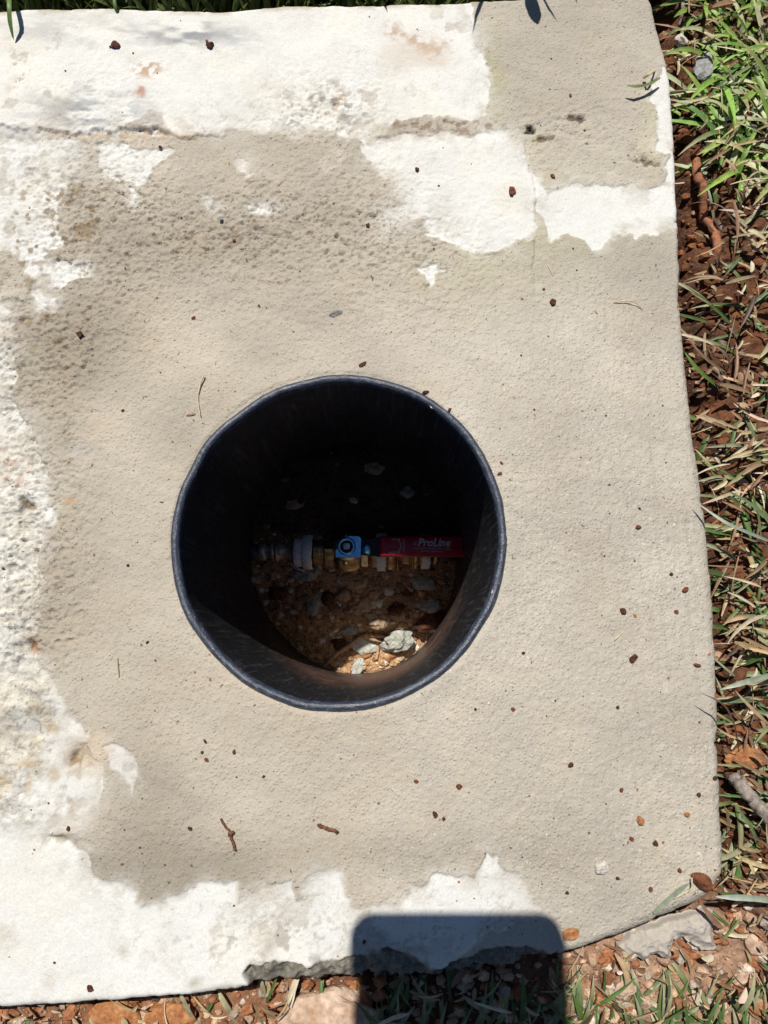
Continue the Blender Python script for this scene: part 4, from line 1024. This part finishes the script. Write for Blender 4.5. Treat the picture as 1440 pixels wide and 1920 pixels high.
stone('stone_chip', 1068, 1751, 16, 9, sz, 'orange', 'flat orange chip on the slab at the corner of the phone shadow', 'stone chip', 10, 304, 0.4, emb=0.1)
stone('husk', 358, 778, 9, 2.4, sz, 'tan', 'tiny tan husk beside the lower end of the curved straw', 'husk', 12, 305, 0.8, emb=0.1)
# bark pieces and twigs
bk = strand('bark_piece', [(415, 1534), (420, 1545), (430, 1557), (433, 1568), (438, 1580), (441, 1594)], 1.8, 3.0, sz, 'twig', 'forked strip of brown bark on the mortar at the lower left', 'bark piece', 1.0, wobb=.25, seed=11, hs=[.0006, 0, 0, .0004, 0, 0])
x, y, z = Wf(431, 1563, sz); V, Fs = tube(np.array([(x, y, z + .0006), *[(lambda t: (t[0], t[1], t[2] + .0008))(Wf(*p, sz)) for p in ((436, 1561), (438, 1558))]]) - np.array(bk.location), [.0012, .0008, .0005], 6, .0001, 3)
link('bark_fork', mesh_py('bark_fork', V, Fs, M['twig']), bk)
strand('twig', [(597, 1547), (606, 1550), (616, 1554), (625, 1557), (634, 1560)], 3.2, 2.8, sz, 'twig', 'short straight brown twig on the mortar below the hole', 'twig', 0.9, wobb=.22, seed=12)
# straws
M['straw'] = plain('dry_straw', (0.60, 0.50, 0.33), 0.55, scale=500, v=0.3)
M['greenstem'] = plain('green_stem', (0.24, 0.27, 0.11), 0.5, scale=500, v=0.3)
strand('straw', [(384, 705), (377, 722), (372, 742), (373, 762), (377, 782)], 1.6, 1.0, sz, 'straw', 'curved pale straw beside the upper left of the hole', 'straw', 1.2, 6, .1, 21, hs=[.0012, .0006, .0002, .0004, .001])
strand('straw', [(1027, 497), (1031, 506), (1037, 518)], 1.5, .9, sz, 'straw', 'tiny pale straw right of the block joint', 'straw', 1.2, 6, .1, 22)
strand('straw', [(1150, 568), (1172, 566), (1190, 571), (1204, 581)], 1.3, .7, sz, 'straw', 'thin arched straw near the right edge above the wet mortar', 'straw', 1.0, 6, .1, 23, hs=[0, .001, .0012, 0])
strand('straw', [(221, 1234), (222, 1250), (224, 1270)], 1.2, .8, sz, 'greenstem', 'short greenish stem on the mortar left of the hole', 'straw', 1.2, 6, .1, 24)
strand('straw', [(1152, 1200), (1162, 1190), (1174, 1178)], 1.8, 1.0, sz, 'straw', 'faint tan straw on the mortar near the right edge', 'straw', .6, 6, .1, 25)
strand('straw', [(1205, 151), (1222, 142), (1250, 127)], 2.6, 1.6, sz, 'straw', 'tan straw at the right edge of the slab near the top', 'straw', 1.2, 6, .1, 26, hs=[.001, .002, .003])
strand('straw', [(1262, 1684), (1280, 1672), (1291, 1662), (1290, 1640)], 2.2, 1.2, sz, 'straw', 'bent tan straw beside the red stone at the corner', 'straw', 1.2, 6, .1, 27, hs=[.0, .001, .002, .003])
strand('straw', [(1232, 1628), (1230, 1612), (1234, 1600)], .9, .7, sz, 'straw', 'hair thin straw above the crumb cluster', 'straw', 1.2, 6, .1, 28)

def one_blade(pts, hs, wpx, c, tip, label, hf=sz, group=None, cat='grass blade', name='grass_blade', side=None, fold=.22):
    Q = []
    for (u, v), e in zip(pts, hs):
        x, y = W(u, v, e); Q.append((float(x), float(y), e))
    Q = np.array(Q); n = len(Q); t = np.linspace(0, n - 1, 5 * (n - 1) + 1)
    Qs = np.array([np.interp(t, np.arange(n), Q[:, k]) for k in range(3)]).T
    for _ in range(3): Qs[1:-1] = (Qs[:-2] + 2 * Qs[1:-1] + Qs[2:]) / 4
    s = np.linspace(0, 1, len(Qs)); wd = wpx * H / F * np.clip((1 - s) * 3, 0, 1) ** 0.6 * np.clip(0.55 + s * 3, 0, 1) + 1e-5
    c0 = Qs[0].copy()
    me = blades_mesh(name, [(Qs - c0, wd, fold, c, tip, side)], M['blade'])
    return tag(link(name, me, None, c0), label, cat, group)
gr = (0.13, 0.22, 0.04); gd = (0.06, 0.11, 0.03); bl = (0.30, 0.36, 0.26); dr = (0.50, 0.42, 0.26)
one_blade([(12, -60), (18, 0), (19, 40), (26, 76)], [-.002, .012, .008, .003], 10, gr, (.10, .15, .04), 'green blade hanging over the top left corner of the slab')
one_blade([(1238, 146), (1215, 160), (1190, 164), (1174, 160)], [.004, .005, .006, .006], 7, (.20, .24, .09), (.16, .17, .08), 'olive green blade tip lying by the tan straw at the right edge')
one_blade([(1450, 1018), (1400, 998), (1355, 978), (1300, 938)], [.004, .010, .010, .006], 6, bl, (.45, .48, .38), 'long whitish blade reaching over the right edge, level with the valve')
one_blade([(1460, 1262), (1420, 1272), (1385, 1282), (1350, 1293)], [.002, .006, .008, .006], 9, bl, (.5, .55, .42), 'broad pale blade pointing at the right edge below the valve level')
one_blade([(1345, 725), (1320, 705), (1300, 685), (1283, 660)], [-.006, .0, .002, .002], 8, gr, gr, 'short green blade poking against the right edge')
one_blade([(1225, 1712), (1250, 1690), (1275, 1668), (1292, 1656)], [.001, .0015, .002, .003], 9, (.30, .34, .24), (.28, .32, .24), 'dull grey green blade flat on the mortar beside the red stone', fold=.1)
one_blade([(1460, 1690), (1420, 1684), (1380, 1682), (1340, 1681)], [.0, .002, .002, .0], 10, bl, (.5, .55, .5), 'pale grey green blade pointing at the lower right corner')
one_blade([(1385, 1410), (1378, 1360), (1360, 1320), (1312, 1298)], [-.004, .012, .014, .012], 3, (.1, .08, .05), (.1, .08, .05), 'thin dark stem over the right edge, added for a blade shadow')  # dark stem added in place of a blade's cast shadow

# ------------------------------------------------------------------ on the earth: stones, roots, branch
gh = ground_h
strand('root', [(1299, 312), (1299, 345), (1300, 380), (1312, 412), (1328, 440), (1338, 468), (1338, 500)], 9, 8, gh, 'redroot', 'thick red brown root running beside the right edge of the slab', 'root', 0.9, 10, .12, 41, hs=[.002, .003, .002, .002, .003, .002, -.002])
strand('branch', [(1354, 1446), (1372, 1468), (1395, 1495), (1420, 1525), (1455, 1562)], 12, 10, gh, 'bark', 'grey barked dead branch lying against the lower right edge', 'branch', 1.0, 12, .10, 42, hs=[.006] * 5)
strand('twig', [(1262, -10), (1272, 25), (1268, 62)], 5, 4, gh, 'bark', 'brown twig at the top right beside the slab corner', 'twig', 1.2, 8, .1, 43, hs=[.003] * 3)
for q in [
 ('stone', 1274, 80, 17, 15, 'pale', 'pale grey stone beside the top right corner of the slab', 0, .8, .25),
 ('stone', 1316, 128, 22, 34, 'grey', 'long blue grey stone among the roots at the top right', -20, .5, .3),
 ('stone', 1398, 1420, 46, 22, 'orange', 'sunlit orange rock above the grey branch', 0, .7, .3),
 ('stone', 622, 1898, 82, 44, 'cream', 'large cream pink rock below the bottom edge of the slab', 4, .8, .3),
 ('clod', 228, 1906, 46, 26, 'orange', 'orange earth block below the bottom edge, leftmost', 0, .6, .3),
 ('clod', 322, 1902, 44, 28, 'orange', 'second orange earth block below the bottom edge', 10, .6, .3),
 ('clod', 680, 1868, 18, 26, 'orange', 'narrow orange block between the cream rock and the phone shadow', 30, .6, .3),
 ('stone', 1172, 1852, 20, 13, 'cream', 'cream pink stone in the earth below the corner', 20, .6, .3),
 ('stone', 1412, 1772, 16, 19, 'cream', 'pale pink stone in the lower right earth', 20, .6, .3),
 ('stone', 1340, 1800, 15, 12, 'tan', 'tan stone left of the pale pink one', 50, .7, .3),
 ('stone', 1372, 1698, 20, 13, 'clod', 'rusty flat stone just off the slab corner', -10, .5, .3),
 ('stone', 1418, 1716, 16, 12, 'darkclod', 'dark stone right of the rusty flat one', -10, .6, .3),
 ('stone', 1388, 1832, 18, 10, 'cream', 'flat cream stone near the bottom right', 25, .5, .3),
 ('stone', 1262, 1828, 12, 9, 'tan', 'small tan stone below the cement splash', -25, .6, .3),
 ('stone', 1130, 1800, 12, 9, 'orange', 'small orange stone left of the cement splash', 0, .6, .3),
 ('stone', 1302, 1870, 12, 10, 'tan', 'tan stone among the grass at the bottom right', 0, .6, .3),
 ('stone', 1425, 1880, 15, 10, 'tan', 'tan stone in the bottom right corner', 0, .6, .3),
 ('clod', 1290, 215, 16, 14, 'clod', 'rust red clod below the pale grey stone', 0, .9, .25),
 ('clod', 1284, 262, 15, 17, 'clod', 'second rust red clod down along the right edge', 40, .9, .25),
 ('clod', 1312, 250, 13, 12, 'darkclod', 'dark clod beside the second rust red one', 40, .9, .25),
 ('clod', 1306, 290, 14, 10, 'clod', 'rust clod just above the thick red root', 10, .9, .25),
 ('clod', 1300, 184, 12, 10, 'clod', 'small rust clod below the blue grey stone', 10, .9, .25),
 ('clod', 1335, 300, 12, 10, 'darkclod', 'dark clod right of the head of the thick root', 10, .9, .25),
 ('clod', 1290, 640, 10, 14, 'clod', 'rust clod wedged against the right edge below the root', 0, .8, .25),
 ('clod', 1290, 540, 12, 10, 'darkclod', 'dark clod wedged against the right edge under the root end', 0, .8, .25),
 ('clod', 1376, 1560, 14, 11, 'clod', 'rust clod below the grey branch', 0, .8, .25),
 ('clod', 1368, 1650, 12, 10, 'clod', 'rust clod beside the rounded corner', 0, .8, .25),
]:
    stone(q[0], q[1], q[2], q[3], q[4], gh, q[5], q[6], 'earth clod' if q[0] == 'clod' else 'stone', ang=q[7], seed=400 + q[1], flat=q[8], emb=q[9], lvl=4 if q[3] > 40 else 3, rg=.17)
# cement splash beyond the corner
def splash():
    poly = [(1160, 1776), (1184, 1756), (1210, 1742), (1250, 1735), (1285, 1724), (1320, 1712), (1342, 1722), (1340, 1750), (1345, 1776), (1316, 1782), (1290, 1762), (1262, 1756), (1252, 1790), (1218, 1796), (1180, 1790)]
    zc = -.0095; us = np.arange(1145, 1360, 1.2); vs_ = np.arange(1700, 1806, 1.2); U, V = np.meshgrid(us, vs_)
    x, y = W(U, V, zc); d = poly_sdf(U + 20 * (fbm(x, y, .008, 4, 1) - .5), V + 20 * (fbm(x, y, .006, 3, 2) - .5), poly)
    Z = zc + 0.0022 * sst(0, -14, d) + (fbm(x, y, .006, 4, 5) - .5) * .0040 - 0.004 * sst(0, 5, d)
    idx = np.arange(U.size).reshape(U.shape); Fq = np.stack([idx[:-1, :-1], idx[1:, :-1], idx[1:, 1:], idx[:-1, 1:]], -1).reshape(-1, 4)
    Fq = Fq[d.ravel()[Fq].min(1) < 6]
    c = lin(176, 168, 158) * (0.85 + .3 * fbm(x, y, .005, 4, 9))[..., None]
    tag(link('mortar_splash', mesh_np('mortar_splash', np.stack([x, y, Z], -1).reshape(-1, 3), Fq, M['concrete'], c.reshape(-1, 3))), 'grey splash of spilt mortar on the earth off the lower right corner', 'mortar')
splash()

# ------------------------------------------------------------------ loose earth, litter and grass
def inview(x, y, mg=60):
    u, v = PX(x, y, -0.01); return -mg < u < 1440 + mg and -mg < v < 1920 + mg
def sample(n, region, seed):
    r = np.random.default_rng(seed); out = []
    while len(out) < n:
        u = r.uniform(-80, 1950, 4000); v = r.uniform(-260, 2300, 4000); x, y = W(u, v, -0.012)
        sd = poly_sdf(x, y, OUTW); k = (sd > 0.0015) & (r.random(4000) < region(u, v, sd))
        out += list(zip(x[k], y[k], u[k], v[k], sd[k]))
    return out[:n]
# earth crumbs
S_ = sample(13000, lambda u, v, s: np.where(v > 1640, 0.9, np.where(s < 0.016, 1.0, 0.5)), 5)
P = np.array([(a[0], a[1]) for a in S_]); z = ground_h(P[:, 0], P[:, 1]); r = np.random.default_rng(6)
Sz = 0.0005 + 0.0030 * r.random(len(P)) ** 3.0; cl = []
for i, a in enumerate(S_):
    t = r.random(); k = r.uniform(.65, 1.3)
    if a[3] > 1640: c = np.array([.52, .34, .225]) if t < .45 else (np.array([.36, .15, .07]) if t < .8 else np.array([.55, .45, .36]))
    elif a[3] < 30 and a[2] < 1200: c = np.array([.02, .015, .01])  # crumbs blackened to match the shade painted on this strip
    else: c = np.array([.23, .088, .038]) if t < .6 else (np.array([.13, .07, .04]) if t < .88 else np.array([.42, .27, .18]))
    cl.append(c * k)
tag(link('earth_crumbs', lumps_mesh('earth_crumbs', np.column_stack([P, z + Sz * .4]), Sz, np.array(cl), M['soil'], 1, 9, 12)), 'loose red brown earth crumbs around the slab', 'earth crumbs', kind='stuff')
# fine grit on the slab
r = np.random.default_rng(66); P = []; Sz = []; cl = []
while len(P) < 300:
    u = r.uniform(0, 1340); v = r.uniform(30, 1860); x, y = W(u, v)
    if float(poly_sdf(np.array([x]), np.array([y]), OUTW)[0]) > -.004 or math.hypot(x - PC[0], y - PC[1]) < RO + .002: continue
    if r.random() > 0.35 + 0.65 * (u > 950) + .3 * (v > 1400): continue
    s = .00018 + .00042 * r.random() ** 2; P.append((float(x), float(y), float(sz(float(x), float(y))) + s * .4)); Sz.append(s); t = r.random()
    cl.append(np.array([.16, .06, .03]) if t < .6 else (np.array([.30, .15, .07]) if t < .8 else np.array([.7, .66, .58])))
tag(link('grit', lumps_mesh('grit', np.array(P), np.array(Sz), np.array(cl), M['soil'], 1, 13)), 'fine dark grit sprinkled over the mortar', 'grit', kind='stuff')

def rc(c, r, k=.2): return tuple(np.clip(np.array(c) * r.uniform(1 - k, 1 + k) * r.uniform(.93, 1.07, 3), 0, 1))
# dry litter: flat straws, husks and leaf shreds
r = np.random.default_rng(21); specs = []
for a in sample(4300, lambda u, v, s: np.where(v > 1700, 0.45, np.where(s < 0.006, 0.06, np.where(v < 40, .3, np.where((v < 640) & (s < .016), .16, 1.0)))) * np.where((u > 1200) | (v > 1800), 1, .4), 22):
    x, y, u, v, s = a; L = (.003 + .018 * r.random() ** 1.7) * (1.2 if v < 1700 else .8); yaw = r.uniform(0, 6.28)
    if r.random() < .35: yaw = r.normal(3.14 if r.random() < .5 else 0, .5)
    p0 = (x, y, float(ground_h(np.array([x]), np.array([y]))[0]) + .0005 + .014 * r.random() ** 2)
    if s < .010 and math.cos(yaw) < 0 and u > 1240: yaw += math.pi
    P = blade_pts(p0, yaw, L, r.uniform(-.15, .45), r.uniform(0, .9), 6, r.normal(0, .5))
    w0 = r.uniform(.0004, .0017) * (1.7 if r.random() < .2 else 1); s_1 = np.linspace(0, 1, 6); wd = w0 * np.clip(1.15 - s_1 ** 3, .1, 1) * np.clip(.4 + s_1 * 4, 0, 1)
    t = r.random(); c = rc((.44, .33, .18), r, .3) if t < .38 else rc((.27, .165, .09), r, .35) if t < .68 else rc((.68, .58, .41), r) if t < .84 else rc((.10, .06, .035), r)
    specs.append((P, wd, r.uniform(.1, .45), c, rc(c, r), None))
tag(link('dry_litter', blades_mesh('dry_litter', specs, M['blade'])), 'dry tan straw and leaf litter on the earth', 'straw litter', kind='stuff')
# living grass
specs = []; r = np.random.default_rng(31)
def dens(u, v, s):
    right = sst(1290, 1400, u) * np.where(v < 360, 1.0 + 0 * v, np.where(v < 900, .42, np.where(v < 1400, .55, np.where(v < 1640, .5, .10))))
    right = right * sst(.003, .010, s) * np.where((v < 640) & (s < .017), .12, 1)
    bot = (v > 1868) * (.9 * sst(1000, 1080, u) * (1 - 0.8 * sst(1420, 1500, u)) + .55 * ((u > 690) & (u <= 1040)) + .08)
    return np.clip(np.maximum(right, bot), 0, 1) * (v > 5)
top_dens = lambda u, v, s: np.where((v < 340) & (u > 1310 + 30 * np.sin(v / 40.0)), 1.0, 0.0) * (v > -200)
for a in sample(2500, dens, 32) + sample(1150, top_dens, 33):
    x, y, u, v, s = a
    top = v < 360; bot = v > 1780
    L = r.uniform(.012, .034) * (1.15 if top else (.75 if bot else .95)); w0 = r.uniform(.0010, .0027) * (1.25 if top else .9)
    if bot: yaw = r.normal(math.pi / 2, .55); pitch = r.uniform(.3, 1.1)
    else:
        yaw = r.uniform(0, 6.28); pitch = r.uniform(.1, .9)
        if u < 1400 and r.random() < .55: yaw = r.normal(math.pi, .7)
    if s < .012 and u > 1230 and math.cos(yaw) < -.2: L *= .55
    p0 = (x, y, float(ground_h(np.array([x]), np.array([y]))[0]))
    P = blade_pts(p0, yaw, L, pitch, r.uniform(.4, 1.6), 8, r.normal(0, .35))
    s_1 = np.linspace(0, 1, 8); wd = w0 * np.clip((1 - s_1) * 2.6, 0.03, 1) ** .7 * np.clip(.6 + s_1 * 3, 0, 1)
    t = r.random()
    if top: c = rc((.26, .42, .08), r, .3) if t < .5 else rc((.11, .20, .05), r, .3) if t < .75 else rc((.52, .54, .30), r)
    else: c = rc((.10, .17, .045), r) if t < .45 else rc((.16, .22, .10), r) if t < .75 else rc((.34, .34, .20), r)
    tip = rc(c, r) if r.random() < .7 else rc((.45, .40, .22), r)
    specs.append((P, wd, r.uniform(.12, .4), c, tip, None))
tag(link('grass', blades_mesh('grass', specs, M['blade'])), 'coarse green grass growing beside the slab', 'grass', kind='stuff')
# tall dense grass beyond the top edge: it shades the strip of earth there and throws the blade shadows
specs = []; r = np.random.default_rng(41)
xt0 = float(W(-150, 0)[0]); xt1 = float(W(1230, 0)[0])
for i in range(3600):
    x = r.uniform(xt0, xt1); ye = float(np.interp(x, [p[0] for p in OUTW[:13]], [p[1] for p in OUTW[:13]]))
    d = .006 + .075 * r.random() ** 1.1; y = ye + d
    L = r.uniform(.6, 1.0) * (.034 + d * 1.7); yaw = r.normal(math.pi / 2, .9); pitch = r.uniform(.9, 1.5)
    P = blade_pts((x, y, -.042), yaw, L, pitch, r.uniform(.2, .9), 7, r.normal(0, .3))
    # keep the slab itself clear of their shade
    sh = P[:, :2] + T * P[:, 2:3]
    if (sh[:, 1] - (ye + .0005)).min() < 0 and P[:, 2].max() > 0: continue
    w0 = r.uniform(.0024, .0050); s_1 = np.linspace(0, 1, 7); wd = w0 * np.clip((1 - s_1) * 2.6, .03, 1) ** .7
    c = rc((.07, .12, .03), r); specs.append((P, wd, r.uniform(.1, .35), c, rc((.14, .18, .05), r), None))
tag(link('tall_grass', blades_mesh('tall_grass', specs, M['blade'])), 'dense tall dark grass beyond the top edge of the slab', 'grass', kind='stuff')
# leaves of a weed reaching over, seen only through the shadows they throw on the upper mortar
def caster(name, shadow_px, hs, wpx, label, prof=None, cat='grass blade'):
    Q = []
    for (u, v), h in zip(shadow_px, hs):
        x, y = W(u, v, 0); Q.append((float(x) - T[0] * h, float(y) - T[1] * h, h))
    Q = np.array(Q); n = len(Q); t = np.linspace(0, n - 1, 6 * (n - 1) + 1); Qs = np.array([np.interp(t, np.arange(n), Q[:, k]) for k in range(3)]).T
    s = np.linspace(0, 1, len(Qs)); pf = np.interp(s, *prof) if prof else np.clip((1 - s) * 3, .05, 1)
    c0 = Qs[0].copy(); me = blades_mesh(name, [(Qs - c0, wpx * H / F * pf + 1e-5, .12, (.12, .2, .04), (.12, .2, .04), None)], M['blade'])
    tag(link(name, me, None, c0), label, cat)
caster('grass_blade', [(925, -120), (915, -50), (906, 0), (893, 32), (886, 64)], [.05, .060, .064, .062, .058], 9, 'tall blade above the top edge whose thin shadow falls left of the leaf shadow')
caster('weed_leaf', [(985, -60), (990, -20), (996, 10), (1004, 35), (1008, 50)], [.062, .062, .060, .058, .056], 30, 'broad weed leaf above the top edge that throws the wide shadow', ([0, .25, .5, .7, .9, 1], [.15, .6, 1, .95, .45, .05]), 'leaf')
caster('grass_blade', [(1010, -60), (1018, 0), (1030, 22), (1047, 46)], [.055, .055, .054, .052], 5, 'thin blade above the top edge right of the broad leaf')
caster('grass_blade', [(1075, -40), (1078, -5), (1082, 10)], [.055, .055, .052], 4, 'thinnest blade above the top edge, rightmost of the shadow casters')
caster('grass_blade', [(716, -60), (720, 5), (727, 26)], [.055, .055, .052], 6, 'blade above the top edge near the middle with a short shadow')
one_blade([(205, -90), (212, -20), (216, 12), (218, 24)], [-.02, .006, .004, .002], 8, gd, gr, 'short green blade touching the top edge left of the middle')

# ------------------------------------------------------------------ the phone that throws the shadow at the bottom
phone = bpy.data.objects.new('phone', None); COL.objects.link(phone); phone.empty_display_size = .02
zp = H + 0.006
def shp(u, v): x, y = W(u, v, -0.0); return float(x) - T[0] * zp, float(y) - T[1] * zp
xl, yt = shp(657, 1711); xr, _ = shp(1053, 1711)
PW = xr - xl; PL = PW * 2.05
phone.location = ((xl + xr) / 2, yt - PL / 2, zp)
tag(phone, 'dark phone with rounded corners held level over the slab, casting the rounded shadow', 'phone')
def slabm(wd, ln, r, z0, z1, n=8, cx=0, cy=0):
    out = []
    for sx, sy, a0 in ((1, 1, 0), (-1, 1, 90), (-1, -1, 180), (1, -1, 270)):
        for k in range(n + 1):
            a = math.radians(a0 + 90 * k / n); out.append((cx + sx * (wd / 2 - r) + r * math.cos(a), cy + sy * (ln / 2 - r) + r * math.sin(a)))
    m = len(out); V = [(x, y, z0) for x, y in out] + [(x, y, z1) for x, y in out]
    Fs = [tuple(range(m))[::-1], tuple(range(m, 2 * m))] + [(i, (i + 1) % m, m + (i + 1) % m, m + i) for i in range(m)]
    return V, Fs
link('case', mesh_py('case', *slabm(PW, PL, .0095, 0, .009), M['blackrubber'], False), phone)
link('screen', mesh_py('screen', *slabm(PW - .006, PL - .008, .007, .0092, .0096), plain('dark_glass', (.01, .01, .012), .1), False), phone)
for k in range(3): link('camera_lens', mesh_py('camera_lens', *slabm(.013, .013, .0064, -.0018, -.0001, 8, PW / 2 - .014, PL / 2 - .016 - .019 * k), M['plastic'], False), phone)
print('phone', PW, PL, 'lens x range', xl, xr, 'top', yt, 'tris', sum(len(o.data.polygons) for o in bpy.data.objects if o.type == 'MESH'))
